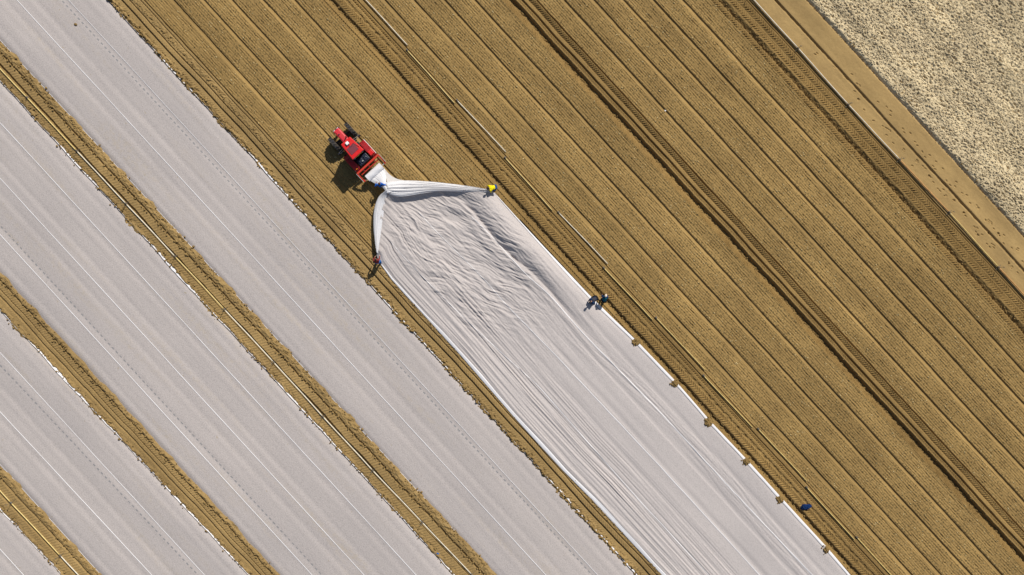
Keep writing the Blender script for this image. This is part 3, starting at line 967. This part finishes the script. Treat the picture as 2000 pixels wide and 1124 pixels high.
# ------------------------------------------------------------------ soil heaps holding down the sheet edge
hl = ['topmost', 'second', 'third', 'fourth', 'fifth', 'lowest']
for i, (x, y) in enumerate([(1242, 668), (1318, 749), (1383, 824), (1457, 901), (1523, 975), (1613, 1073)]):
    u, v = P(x, y)
    o = empty('soil_heap', (u, v - .02, .06), random.uniform(0, 3))
    tag(o, hl[i] + ' small soil heap on the white edge of the sheet being laid', 'soil heap', 'soil heaps on the sheet edge')
    b = bmesh.new()
    k = bmesh.ops.create_icosphere(b, subdivisions=4, radius=1)
    sx = random.uniform(.22, .38)
    for w in b.verts:
        n = float(fbm(np.array([w.co.x * 2 + i * 5]), np.array([w.co.y * 2 + w.co.z]), 3, 110)[0])
        n2 = float(gn(np.array([w.co.x * 6 + i]), np.array([w.co.y * 6 - w.co.z * 3]), 112)[0])
        w.co = Vector((w.co.x * sx, w.co.y * sx * .9, max(w.co.z, -.25) * .24)) * (1 + .4 * n + .28 * n2)
    bm_obj('mound', b, M['clod'], o)
    for j in range(7):
        b = bmesh.new()
        a = random.uniform(0, 6.28)
        r = random.uniform(.2, .42)
        for w in b_ball(b, (r * math.cos(a), r * math.sin(a), random.uniform(0.02, .12)), random.uniform(.04, .075), 1):
            w.co += Vector([random.uniform(-.02, .02) for _ in range(3)])
        bm_obj('clod', b, M['clod'], o)

# ------------------------------------------------------------------ scattered soil clods, straw bits, seedlings (uncountable)
ICO = bmesh.new()
bmesh.ops.create_icosphere(ICO, subdivisions=1, radius=1)
ICO.verts.ensure_lookup_table()
ico_v = np.array([tuple(v.co) for v in ICO.verts], np.float32)
ico_f = np.array([[v.index for v in f.verts] for f in ICO.faces], np.int32)
ICO.free()
def rocks(name, pts, sizes, mat, label, cat, flat=.7, elong=1.0, parent=None):
    n = len(pts)
    k = len(ico_v)
    ang = RNG.random(n) * 6.283
    V_ = ico_v[None] * (1 + .55 * (RNG.random((n, k, 1)) - .5))
    sc = np.stack([sizes * elong * RNG.uniform(.8, 1.4, n), sizes * RNG.uniform(.7, 1.2, n), sizes * flat * RNG.uniform(.7, 1.3, n)], -1)
    V_ = V_ * sc[:, None, :]
    if elong > 1.2: ang = RNG.normal(0, .25, n)
    c, s = np.cos(ang)[:, None], np.sin(ang)[:, None]
    V2 = np.stack([V_[..., 0] * c - V_[..., 1] * s, V_[..., 0] * s + V_[..., 1] * c, V_[..., 2]], -1) + pts[:, None, :]
    F = (ico_f[None] + (np.arange(n) * k)[:, None, None]).reshape(-1)
    me = raw_mesh(name, V2.reshape(-1, 3), F, 3)
    return tag(link(name, me, mat), label, cat, kind='stuff')

def band_pts(x0, sd, n, umin=None, umax=None, dense=1.0):
    v0 = VX(x0)
    a, b = urange(v0, v0)
    if umin is not None: a = max(a, umin)
    if umax is not None: b = min(b, umax)
    n = int(n * (b - a))
    u = RNG.uniform(a, b, n)
    v = v0 + RNG.normal(0, sd, n)
    return u, v
cu, cv, cs = [], [], []
for x0, sd, n, lo, hi in [(214, .17, 38, .02, .095), (262, .10, 13, .02, .06), (648, .09, 24, .025, .085), (676, .09, 12, .02, .06), (999, .10, 8, .02, .06), (1409, .14, 16, .02, .075), (1513, .12, 3, .01, .03),
                          (636, .1, 5, .015, .04), (1578, .10, 10, .02, .07)]:
    u, v = band_pts(x0, sd, n)
    z = soil_z(u.astype(np.float32), v.astype(np.float32))
    r = lo + (hi - lo) * RNG.random(len(u)) ** 2
    cu.append(np.stack([u, v, z + r * .3], -1)); cs.append(r)
for e, off, sd, n in [(GA0, .08, .12, 14), (GA1, -.12, .16, 30), (GB0, .10, .12, 13), (GB1, -.15, .14, 20), (GC0, .08, .10, 12), (GC1, -.18, .15, 28), (GA1, -.55, .06, 8)]:
    a, b = urange(e[0], e[0])
    m = int(n * (b - a))
    u = RNG.uniform(a, b, m)
    v = ev(e, u) + off + RNG.normal(0, sd, m) + .10 * gn(u * .7, u * 0, 120)
    r = .02 + .075 * RNG.random(m) ** 2
    cu.append(np.stack([u, v, .055 + r * .2 + 0 * u], -1)); cs.append(r)
rocks('soil_clods', np.concatenate(cu), np.concatenate(cs), M['clod'], 'loose crumbled clods of soil along the ruts and cover edges', 'clods')

bu, bs, su_, ss_ = [], [], [], []
seedl = []
for bi, (a, b) in enumerate(BEDS):
    va, vb = VX(a), VX(b)
    u0, u1 = urange(va, vb, 3)
    if bi < 6:
        u1 = min(u1, max(np.interp(va, TE_V, TE_U), np.interp(vb, TE_V, TE_U)) + 1)
    # pale straw and stones
    n = int((u1 - u0) * (vb - va) * 3.2)
    u = RNG.uniform(u0, u1, n).astype(np.float32); v = RNG.uniform(va + .05, vb, n).astype(np.float32)
    bu.append(np.stack([u, v, soil_z(u, v) + .012], -1)); bs.append(RNG.uniform(.012, .035, n))
    n = int((u1 - u0) * (vb - va) * 5)
    u = RNG.uniform(u0, u1, n).astype(np.float32); v = RNG.uniform(va + .02, vb + .05, n).astype(np.float32)
    su_.append(np.stack([u, v, soil_z(u, v) + .01], -1)); ss_.append(RNG.uniform(.015, .05, n))
    rows = np.arange(va + .13, vb - .04, .262)
    for ri, rv in enumerate(rows):
        us = np.arange(u0, u1, .30) + (ri % 2) * .15
        us = us + RNG.normal(0, .05, len(us))
        keep = RNG.random(len(us)) < (.4 if bi == 0 else .8)
        us = us[keep].astype(np.float32)
        vv = (rv + RNG.normal(0, .015, len(us))).astype(np.float32)
        seedl.append(np.stack([us, vv, soil_z(us, vv)], -1))
rocks('straw_bits', np.concatenate(bu), np.concatenate(bs), M['pebble'], 'scattered pale bits of straw and stone on the planted beds', 'straw bits', .5, 2.2)
rocks('bed_crumbs', np.concatenate(su_), np.concatenate(ss_), M['clod'], 'small crumbs of soil lying on the planted beds', 'soil crumbs')
sp = np.concatenate(seedl)
n = len(sp)
lv, lf = [], []
nl = 4
base = 0
ang0 = RNG.random(n) * 6.28
for k in range(nl):
    a = ang0 + k * 6.283 / nl + RNG.normal(0, .3, n)
    L = RNG.uniform(.04, .075, n)
    w = L * .42
    dx, dy = np.cos(a), np.sin(a)
    p0 = sp + np.stack([0 * a, 0 * a, 0 * a + .0], -1)
    p1 = sp + np.stack([dx * L * .55 - dy * w * .5, dy * L * .55 + dx * w * .5, .05 + 0 * a], -1)
    p2 = sp + np.stack([dx * L, dy * L, RNG.uniform(.05, .085, n)], -1)
    p3 = sp + np.stack([dx * L * .55 + dy * w * .5, dy * L * .55 - dx * w * .5, .05 + 0 * a], -1)
    lv.append(np.stack([p0, p3, p2, p1], 1).reshape(-1, 3))
    lf.append(np.arange(n * 4) + base)
    base += n * 4
tag(link('seedlings', raw_mesh('seedlings', np.concatenate(lv), np.concatenate(lf), 4), M['leaf']), 'tiny dark green seedlings in rows along the planted beds', 'seedlings', kind='stuff')

# straw lying on the pale field
va, vb = VX(1584), VX(2000)
u0, u1 = urange(va, vb, 3)
m = 26000
u = RNG.uniform(u0, u1, m).astype(np.float32); v = RNG.uniform(va, vb, m).astype(np.float32)
X_, Y_ = inv(u, v)
kp = (X_ > 1500) & (X_ < 2080) & (Y_ < 560) & (Y_ > -80)
u, v = u[kp], v[kp]
rocks('straw_litter', np.stack([u, v, straw_z(u, v) + .03], -1), RNG.uniform(.02, .045, len(u)), M['straw'], 'clumps of pale straw littering the upper right field', 'straw', .5, 1.9)

# ------------------------------------------------------------------ tractor (heads along -u, local +x is forward, +y its left)
TR = empty('tractor', (-16.5, -1.85, -0.02), math.pi)
tag(TR, 'small red tractor with white receiver box on its roof, carrying the fleece roll', 'tractor')
def part(name, mat, build, parent=TR, smooth=False, label=None):
    b = bmesh.new()
    build(b)
    o = bm_obj(name, b, mat, parent, smooth)
    if label: o['label'] = label
    return o
def lathe_wheel(b, c, R_, wd, side, tyre=True):
    """tyre or rim profile revolved round the y axis"""
    if tyre:
        prof_ = [(R_ * .56, -wd * .40), (R_ * .72, -wd * .52), (R_ * .90, -wd * .5), (R_ * .965, -wd * .40), (R_ * .985, 0), (R_ * .965, wd * .40), (R_ * .90, wd * .5), (R_ * .72, wd * .52), (R_ * .56, wd * .40)]
    else:
        prof_ = [(R_ * .57, -wd * .40), (R_ * .55, -wd * .2), (R_ * .30, side * wd * .12), (R_ * .13, side * wd * .25), (.02, side * wd * .27)]
    n = 36
    rings_ = []
    for i in range(n):
        a = 2 * math.pi * i / n
        rings_.append([b.verts.new(Vector(c) + Vector((r_ * math.cos(a), y_, r_ * math.sin(a)))) for r_, y_ in prof_])
    for i in range(n):
        p_, q_ = rings_[i], rings_[(i + 1) % n]
        for j in range(len(prof_) - 1):
            b.faces.new((p_[j], p_[j + 1], q_[j + 1], q_[j]))
def wheel(x, y, R_, wd, nl):
    side = 1 if y > 0 else -1
    w = empty('wheel')
    w.parent = TR
    w.location = (x, y, R_)
    def ty(b):
        lathe_wheel(b, (0, 0, 0), R_, wd, side)
        for k in range(nl):
            for sgn in (-1, 1):
                a = 2 * math.pi * (k + (.25 if sgn > 0 else -.25)) / nl
                M_ = Matrix.Rotation(-a, 4, 'Y') @ Matrix.Translation((R_ * .985, sgn * wd * .25, 0)) @ Matrix.Rotation(sgn * .7, 4, 'X')
                b_box(b, (0, 0, 0), (.075, wd * .56, .055), rot=None)
                for v in b.verts[-8:]:
                    v.co = M_ @ v.co
    def ty2(b):
        ty(b)
    part('tyre', M['tyre'], ty2, w)
    part('rim', M['rim'], lambda b: lathe_wheel(b, (0, 0, 0), R_, wd, side, False), w)
    return w
for y in (.88, -.88):
    wheel(1.62, y, .66, .32, 16)
    wheel(-.55, y * .99, .74, .38, 18)
part('chassis', M['black'], lambda b: (b_box(b, (.55, 0, .72), (2.9, .42, .36), bev=.04), b_box(b, (-.55, 0, .74), (.5, 1.3, .26), bev=.04), b_box(b, (.1, .52, .55), (.9, .3, .35), bev=.04), b_box(b, (.1, -.52, .55), (.9, .3, .35), bev=.04)))
part('front_axle', M['black'], lambda b: (b_tube(b, (1.62, -.75, .66), (1.62, .75, .66), .09), b_box(b, (1.62, 0, .62), (.35, .5, .28), bev=.04), b_tube(b, (1.4, -.7, .6), (1.4, .7, .6), .03)))
def hood(b):
    b_box(b, (1.62, 0, 1.17), (1.28, .58, .52), bev=.07, taper=(.96, .88))
    b_box(b, (1.58, 0, 1.445), (1.05, .34, .035), bev=.015)
ho = part('hood', M['red_hood'], hood)
part('grille', M['black'], lambda b: [b_box(b, (2.27, 0, .98 + i * .07), (.03, .44, .03)) for i in range(5)], ho)
for y in (.17, -.17):
    part('headlight', M['whitep'], lambda b: b_box(b, (2.262, y, 1.34), (.05, .12, .07), bev=.012), ho)
part('exhaust', M['black'], lambda b: (b_tube(b, (1.2, -.20, 1.4), (1.2, -.20, 1.72), .045), b_tube(b, (1.2, -.20, 1.7), (1.17, -.20, 1.82), .035)), ho)
part('filler_cap', M['black'], lambda b: b_tube(b, (1.75, .08, 1.42), (1.75, .08, 1.49), .06), ho)
part('front_ballast', M['black'], lambda b: [b_box(b, (2.36, -.27 + i * .09, .80), (.16, .075, .36), bev=.015) for i in range(7)])
# cab
def pillars(b, x, y, xt, yt):
    b_tube(b, (x, y, 1.0), (xt, yt, 2.5), .04, .035, 8)
for (x, y, xt, yt) in ((.78, .50, .62, .46), (.78, -.50, .62, -.46), (-.50, .62, -.60, .56), (-.50, -.62, -.60, -.56)):
    part('cab_pillar', M['black'], lambda b: pillars(b, x, y, xt, yt))
def quad(b, pts):
    vs_ = [b.verts.new(p) for p in pts]
    f = b.faces.new(vs_)
    r_ = bmesh.ops.extrude_face_region(b, geom=[f])
    n_ = f.normal.copy() if f.normal.length else Vector((0, 0, 1))
    b.normal_update()
    for v in [e for e in r_['geom'] if isinstance(e, bmesh.types.BMVert)]:
        v.co += f.normal * .012
part('windscreen', M['glass'], lambda b: quad(b, [(.79, -.46, 1.3), (.79, .46, 1.3), (.63, .43, 2.48), (.63, -.43, 2.48)]))
for sg in (1, -1):
    d = part('cab_door', M['glass'], lambda b: quad(b, [(.74, sg * .51, 1.05), (-.46, sg * .62, 1.05), (-.56, sg * .56, 2.48), (.60, sg * .46, 2.48)]))
    part('door_handle', M['black'], lambda b: b_box(b, (-.36, sg * .63, 1.4), (.14, .03, .04)), d)
part('rear_window', M['glass'], lambda b: quad(b, [(-.53, .58, 1.5), (-.53, -.58, 1.5), (-.61, -.53, 2.48), (-.61, .53, 2.48)]))
part('seat', M['black'], lambda b: (b_box(b, (-.15, 0, 1.2), (.46, .48, .12), bev=.04), b_box(b, (-.38, 0, 1.5), (.12, .46, .55), bev=.04)))
part('steering_wheel', M['black'], lambda b: (b_tube(b, (.5, 0, 1.1), (.33, 0, 1.5), .025), b_tube(b, (.33, 0, 1.5), (.31, 0, 1.53), .19, .19, 20)))
def roof(b):
    r_ = bmesh.ops.create_cube(b, size=1)
    for v in r_['verts']:
        wd = .98 if v.co.x > 0 else 1.22
        v.co = Vector((v.co.x * 1.5 - .02, v.co.y * wd * (0.94 if v.co.z > 0 else 1), 2.57 + v.co.z * .17))
    bmesh.ops.bevel(b, geom=list(b.edges), offset=.06, segments=3, affect='EDGES', profile=.6)
rf = part('roof', M['red'], roof)
part('roof_hatch', M['hatch'], lambda b: b_box(b, (-.16, .02, 2.665), (.62, .74, .03), bev=.012), rf, label='dark tinted glass hatch')
part('receiver_box', M['whitep'], lambda b: (b_box(b, (.44, .02, 2.74), (.25, .25, .13), bev=.03), b_tube(b, (.44, .02, 2.64), (.44, .02, 2.70), .08)), rf)
part('receiver_bracket', M['black'], lambda b: (b_box(b, (.44, .02, 2.67), (.34, .10, .02)), b_box(b, (.44, .02, 2.668), (.10, .38, .018))), rf)
def hose(b):
    pts = [(.30, -.02), (.20, .02), (.12, .10), (.05, .03), (.07, -.12), (.16, -.22), (.12, -.34), (-.02, -.38), (-.2, -.42), (-.34, -.5)]
    for i in range(len(pts) - 1):
        b_tube(b, (*pts[i], 2.68), (*pts[i + 1], 2.68), .014, .014, 6)
part('cable', M['black'], hose, rf)
part('rear_lamp_bar', M['yellow'], lambda b: b_box(b, (-.77, 0, 2.52), (.05, .66, .06), bev=.01), rf)
for y in (.40, -.40):
    part('work_lamp', M['black'], lambda b: b_box(b, (-.80, y, 2.56), (.10, .13, .11), bev=.02), rf)
part('beacon', M['orange'], lambda b: (b_tube(b, (.28, .60, 2.30), (.28, .60, 2.46), .06, .045), b_tube(b, (.28, .60, 2.15), (.28, .60, 2.3), .02)))
# fenders over the rear wheels
for sg in (1, -1):
    def fend(b):
        n = 10
        rows_ = []
        for i in range(n + 1):
            a = math.radians(18 + 144 * i / n)
            x, z = -.55 + .90 * math.cos(a) * .98, .74 + .84 * math.sin(a)
            rows_.append([b.verts.new((x, sg * yy, z + dz)) for yy, dz in ((.62, .0), (.70, .02), (1.06, .0), (1.10, -.06))])
        for i in range(n):
            for j in range(3):
                b.faces.new((rows_[i][j], rows_[i][j + 1], rows_[i + 1][j + 1], rows_[i + 1][j]))
        bmesh.ops.solidify(b, geom=list(b.faces), thickness=.025)
    f_ = part('fender', M['red_hood'], fend)
    part('fender_edge_shading', M['whitep'] if sg < 0 else M['black'], lambda b: b_tube(b, (.20, sg * 1.105, 1.28), (-1.28, sg * 1.105, 1.28), .022), f_)  # white rail paints the sunlit right fender side; left rail stays black
    part('tail_lamp', M['orange'], lambda b: b_box(b, (-1.20, sg * .86, 1.36), (.08, .18, .09), bev=.02), f_)
part('tool_box', M['red'], lambda b: b_box(b, (-1.02, -.84, 1.50), (.40, .36, .26), bev=.03), label='bright red box on the right fender')
part('rear_hydraulics', M['navy'], lambda b: (b_box(b, (-.98, 0, 1.24), (.58, 1.0, .42), bev=.05), b_box(b, (-.95, .2, 1.48), (.34, .34, .10), bev=.03), b_box(b, (-1.1, -.26, 1.47), (.2, .28, .08), bev=.02),
     b_tube(b, (-1.2, .3, 1.46), (-.8, .42, 1.5), .03), b_tube(b, (-1.2, -.1, 1.47), (-.8, -.2, 1.52), .025), b_tube(b, (-1.22, .1, 1.46), (-.8, .05, 1.5), .025)))
part('hydraulic_cap', M['steel'], lambda b: (b_box(b, (-1.08, .10, 1.55), (.08, .12, .05), bev=.01), b_box(b, (-.98, -.33, 1.52), (.05, .07, .04), bev=.01)))
# rear mounted carrying frame
def frame(b):
    b_box(b, (-1.46, 0, 1.12), (.15, 2.30, .15), bev=.015)
    b_box(b, (-1.66, 0, .78), (.09, 1.9, .09), bev=.01)
    for y in (-.55, .0, .55):
        b_box(b, (-1.56, y, .95), (.08, .08, .42), rot=Matrix.Rotation(.52, 4, 'Y'))
    for y in (-.35, .35):
        b_box(b, (-1.28, y, .92), (.5, .07, .10), bev=.01)
part('carrying_frame', M['red_frame'], frame)
for sg in (1, -1):
    a_ = part('roll_arm', M['red_frame'], lambda b: (b_box(b, (-1.84, sg * 1.12, .94), (.86, .10, .13), rot=Matrix.Rotation(-.42, 4, 'Y'), bev=.012), b_box(b, (-2.2, sg * 1.06, .74), (.16, .06, .2), bev=.012)))
    part('bearing', M['steel'], lambda b: b_tube(b, (-2.2, sg * 1.16, .74), (-2.2, sg * .78, .74), .045), a_)
    part('guide_rail', M['steel'], lambda b: b_tube(b, (-1.42, sg * 1.2, 1.16), (-2.2, sg * 1.2, .92), .022), a_)
# mirrors on arms
for sg in (1, -1):
    m_ = part('mirror_arm', M['steel'], lambda b: (b_tube(b, (.55, sg * .48, 2.05), (.50, sg * 1.02, 2.08), .014), b_tube(b, (.40, sg * .50, 2.05), (.38, sg * .98, 2.08), .014)))
    part('mirror', M['black'], lambda b: b_box(b, (.44, sg * 1.06, 1.98), (.09, .20, .34), bev=.02), m_)
part('side_step', M['black'], lambda b: (b_box(b, (.20, .80, .48), (.40, .28, .03)), b_box(b, (.20, .80, .78), (.40, .24, .03)), b_box(b, (.38, .8, .63), (.03, .24, .34)), b_box(b, (.02, .8, .63), (.03, .24, .34))))

# ------------------------------------------------------------------ people
def capsules(caps, vox, name):
    b = bmesh.new()
    for p, q, r0, r1 in caps:
        p, q = Vector(p), Vector(q)
        b_ball(b, p, r0, 2)
        b_ball(b, q, r1, 2)
        if (q - p).length > 1e-4:
            b_tube(b, p, q, r0, r1, 14)
    me = bpy.data.meshes.new(name)
    b.to_mesh(me); b.free()
    o = bpy.data.objects.new(name, me)
    COL.objects.link(o)
    m = o.modifiers.new('r', 'REMESH'); m.mode = 'VOXEL'; m.voxel_size = vox; m.use_smooth_shade = True
    sm = o.modifiers.new('s', 'SMOOTH'); sm.factor = .5; sm.iterations = 3
    dg = bpy.context.evaluated_depsgraph_get()
    dg.update()
    me2 = bpy.data.meshes.new_from_object(o.evaluated_get(dg))
    bpy.data.objects.remove(o, do_unlink=True)
    me2.name = name
    return me2

def ik(a, t, l1, l2, pole):
    a, t, pole = Vector(a), Vector(t), Vector(pole)
    d = t - a
    L = min(d.length, (l1 + l2) * .995)
    d.normalize()
    t = a + d * L
    x = (l1 * l1 - l2 * l2 + L * L) / (2 * L)
    h = math.sqrt(max(l1 * l1 - x * x, 0))
    n = pole - d * pole.dot(d)
    n.normalize()
    return a + d * x + n * h, t

def person(label, loc, heading, pelvis, bend, feet, hands, top, legs, hair, sleeve='long', hat=None, look=0.0, vest=None, twist=0.0):
    """local x forward, y left, z up; bend = forward lean of the trunk in degrees"""
    root = empty('person', loc, heading)
    tag(root, label, 'person', 'field workers')
    pv = Vector(pelvis)
    bd = math.radians(bend)
    up = Vector((math.sin(bd), 0, math.cos(bd)))
    fw = Vector((math.cos(bd), 0, -math.sin(bd)))
    lf = Vector((math.sin(twist) * -1, math.cos(twist), 0))
    waist = pv + up * .16
    chest = pv + up * .38 + fw * .015
    neck = pv + up * .54
    hd_ang = math.radians(bend * .55 + look)
    hup = Vector((math.sin(hd_ang), 0, math.cos(hd_ang)))
    hfw = Vector((math.cos(hd_ang), 0, -math.sin(hd_ang)))
    head = neck + hup * .20 + hfw * .02
    caps = [(pv + lf * .07, pv - lf * .07, .125, .125), (pv, waist, .13, .125), (waist, chest, .125, .15), (chest + lf * .06, chest - lf * .06, .13, .13), (chest, neck, .12, .06), (neck, neck + hup * .1, .056, .055)]
    caps += [(head + hup * .02, head - hup * .045 + hfw * .012, .094, .072), (head - hup * .01 + hfw * .03, head + hup * .03 + hfw * .03, .075, .07), (head + hfw * .085 + hup * .008, head + hfw * .108 - hup * .022, .012, .016),
             (head - hup * .10 + hfw * .055, head - hup * .09 + hfw * .06, .032, .03)]
    for sg in (1, -1):
        caps.append((head + lf * sg * .09 + hup * .012, head + lf * sg * .092 - hup * .02, .017, .013))
    shirt = [(waist - up * .06, chest, .148, .172), (waist + lf * .05, waist - lf * .05, .14, .14), (chest + lf * .075, chest - lf * .075, .15, .15), (chest, neck - up * .03, .14, .085)]
    pant = [(pv + lf * .08, pv - lf * .08, .145, .145), (pv, waist - up * .04, .15, .145)]
    shoes = []
    for sg, tgt, ft in ((1, hands[0], feet[0]), (-1, hands[1], feet[1])):
        sh = neck - up * .045 + lf * sg * .185
        el, hand = ik(sh, tgt, .29, .27, (-.5 * fw + lf * sg * .6 - up * .3))
        caps += [(neck - up * .05, sh, .07, .062), (sh, el, .056, .043), (el, hand, .043, .029)]
        dirh = (hand - el).normalized()
        sidev = dirh.cross(lf)
        if sidev.length < .2: sidev = dirh.cross(fw)
        sidev.normalize()
        thick = dirh.cross(sidev).normalized()
        palm = hand + dirh * .075
        caps += [(hand, palm, .030, .034), (hand + sidev * .018, palm + sidev * .026, .022, .020), (hand - sidev * .018, palm - sidev * .026, .022, .020)]
        for fi, (off, ln) in enumerate(((.033, .070), (.012, .080), (-.012, .075), (-.033, .058))):
            k0 = palm + sidev * off
            k1 = k0 + dirh * ln * .5 + thick * .010
            k2 = k1 + dirh * ln * .35 + thick * .028
            caps += [(k0, k1, .0115, .0105), (k1, k2, .0105, .0095)]
        t0 = hand + sidev * .03 + dirh * .02
        t1 = t0 + sidev * .028 + dirh * .035
        t2 = t1 + dirh * .03 + thick * .012 + sidev * .004
        caps += [(t0, t1, .014, .0125), (t1, t2, .0125, .011)]
        send = el + (hand - el) * (.92 if sleeve == 'long' else .0)
        shirt += [(neck - up * .06, sh, .085, .088), (sh, el, .076, .060)]
        if sleeve == 'long': shirt += [(el, send, .060, .045)]
        hip = pv + lf * sg * .095 - up * .03
        ank = Vector(ft) + Vector((0, 0, .09))
        kn, ank = ik(hip, ank, .43, .42, (1, lf.y * sg * .12, .1))
        toe = ank + Vector((.15, sg * .03, -.045))
        caps += [(hip, kn, .088, .058), (kn, ank, .058, .038), (ank, toe, .04, .03)]
        pant += [(hip, kn, .108, .076), (kn, ank + (kn - ank) * .08, .076, .060)]
        shoes.append([(ank - Vector((.05, 0, .045)), toe + Vector((.03, 0, -.005)), .048, .042), (ank, ank - Vector((0, 0, .03)), .052, .05)])
    me = capsules(caps, .0125, 'body')
    for m_ in (M['skin'], M['eye'], M['lip']):
        me.materials.append(m_)
    eyes = [head + hfw * .097 + hup * .012 + lf * s_ * .034 for s_ in (1, -1)]
    mouth = head + hfw * .09 - hup * .062
    for p_ in me.polygons:
        c_ = p_.center
        if min((c_ - e_).length for e_ in eyes) < .013: p_.material_index = 1
        elif (c_ - mouth).length < .019 and abs((c_ - mouth).dot(hup)) < .009: p_.material_index = 2
        p_.use_smooth = True
    link('body', me, None, root)
    def cl(name, caps_, mat, vox=.022, parent=root):
        m2 = capsules(caps_, vox, name)
        m2.materials.clear()
        return link(name, m2, mat, parent)
    cl('shirt' if sleeve != 'long' else 'jacket', shirt, top)
    if vest: cl('vest', [(waist - up * .02, chest, .160, .182), (chest + lf * .07, chest - lf * .07, .162, .162), (chest, neck - up * .05, .15, .10)], vest)
    cl('trousers', pant, legs)
    for s_ in shoes: cl('shoe', s_, M['c_black'], .016)
    hc = [(head + hup * .045 - hfw * .012, head - hfw * .035, .098, .090), (head + hup * .03 - hfw * .03, head - hup * .05 - hfw * .03, .088, .066)]
    cl('hair', hc, hair, .014)
    if hat:
        cl('cap', [(head + hup * .065, head + hup * .045 - hfw * .02, .102, .106), (head + hup * .055 + hfw * .07, head + hup * .04 + hfw * .145, .045, .028)], hat, .014)
    return root

def heading_of(dx, dy):       # facing, given as a survey direction
    u = dx * CA + dy * SA
    v = dx * SA - dy * CA
    return math.atan2(v, u)
pz = .0
u, v = P(748, 366)
person('worker in bright blue jacket holding the gathered fleece behind the tractor', (u, v, pz), heading_of(-.15, -1), (0, 0, .93), 4, [(.08, .14, 0), (-.08, -.14, 0)], [(.22, .30, 1.22), (.16, -.34, 1.18)], M['c_blue'], M['c_jean'], M['hair_b'])
u, v = P(966, 369)
person('worker in yellow shirt bending over to hold the right corner of the sheet', (u, v, pz), heading_of(-1, .28), (-.10, 0, .86), 68, [(.02, .16, 0), (-.16, -.16, 0)], [(.50, .16, .58), (.62, -.14, .62)], M['c_yellow'], M['c_jean'], M['hair_d'], sleeve='short', look=-10)
u, v = P(741, 512)
person('worker in dark red top and blue trousers holding the left corner of the sheet', (u, v, pz), heading_of(-.1, -1), (-.05, 0, .92), 14, [(.16, .13, 0), (-.12, -.15, 0)], [(.36, .16, 1.0), (.40, -.22, .95)], M['c_red'], M['c_bluet'], M['hair_d'])
u, v = P(1160, 584)
person('worker in dark clothes with a charcoal vest crouching over the white sheet edge', (u, v, pz), heading_of(-.75, .5), (-.16, 0, .60), 62, [(.08, .17, 0.02), (-.14, -.18, 0.02)], [(.46, .18, .16), (.52, -.12, .16)], M['c_navy'], M['c_black'], M['hair_d'], vest=M['c_grey'], look=15)
u, v = P(1178, 586)
pz = float(soil_z(np.array([[u]], np.float32), np.array([[v]], np.float32))[0, 0]) + .02
person('worker in navy and teal jacket with pale cap standing beside the crouching worker', (u, v, pz), heading_of(.15, -1), (-.10, 0, .90), 46, [(.06, .13, 0), (-.14, -.14, 0)], [(.40, .22, .62), (.46, -.18, .60)], M['c_navy'], M['c_black'], M['hair_b'], hat=M['hat'], vest=M['c_teal'], look=-15)

# ------------------------------------------------------------------ small things
def crumple(name, loc, rz, sx, sy, sz, mat, seed, parent=None, corner=0.0):
    b = bmesh.new()
    bmesh.ops.create_icosphere(b, subdivisions=4, radius=1)
    for w in b.verts:
        c = w.co.copy()
        n1 = abs(float(gn(np.array([c.x * 1.6 + seed]), np.array([c.y * 1.6 + c.z]), 130)[0]))
        n2 = abs(float(gn(np.array([c.x * 3.6 + seed]), np.array([c.y * 3.2 - c.z * 2]), 131)[0]))
        k = 1 - .45 * n1 - .35 * n2
        a = math.atan2(c.y, c.x)
        k2 = 1 + corner * max(0, math.cos(a - .6)) ** 6 + corner * .5 * max(0, math.cos(a + 2.2)) ** 6
        w.co = Vector((c.x * sx * k * k2, c.y * sy * k * k2, max(c.z, -.3) * sz * k))
    o = bm_obj(name, b, mat, parent)
    if parent is None:
        o.location = loc
        o.rotation_euler = (0, 0, rz)
    return o
u, v = P(1572, 990)
bagr = empty('bag', (u, v, .06), .6)
tag(bagr, 'crumpled dark blue bag lying on the wheel track beside the sheet', 'bag')
crumple('sack', None, 0, .36, .25, .22, M['bag'], 3, bagr, .75)
part('strap', M['c_navy'], lambda b: [b_tube(b, (.05 + .05 * i, .08 - .03 * i, .2), (.10 + .05 * i, .05 - .03 * i, .2 - .02 * i), .02, .02, 6) for i in range(6)], bagr)
part('opening', M['c_navy'], lambda b: [b_tube(b, (-.12 + .13 * math.cos(i * .52), -.02 + .08 * math.sin(i * .52), .19), (-.12 + .13 * math.cos(i * .52 + .52), -.02 + .08 * math.sin(i * .52 + .52), .19), .022, .022, 6) for i in range(12)], bagr)
u, v = P(149, 49)
tag(crumple('soil_clod', (u, v, .10), .4, .15, .11, .09, M['clod'], 9), 'dark brown clod of soil lying alone on the wide pale fleece cover', 'soil clod')
u, v = P(1299, 217)
tag(crumple('paper_scrap', (u, v, .05), .4, .09, .06, .05, M['whitep'], 5), 'tiny white scrap lying in a furrow between planted beds', 'scrap')
u, v = P(855, 1081)
tag(crumple('plastic_scrap', (u, v, .06), .4, .13, .06, .05, M['c_bluet'], 6), 'tiny blue scrap at the soil-covered edge of a fleece cover', 'scrap')
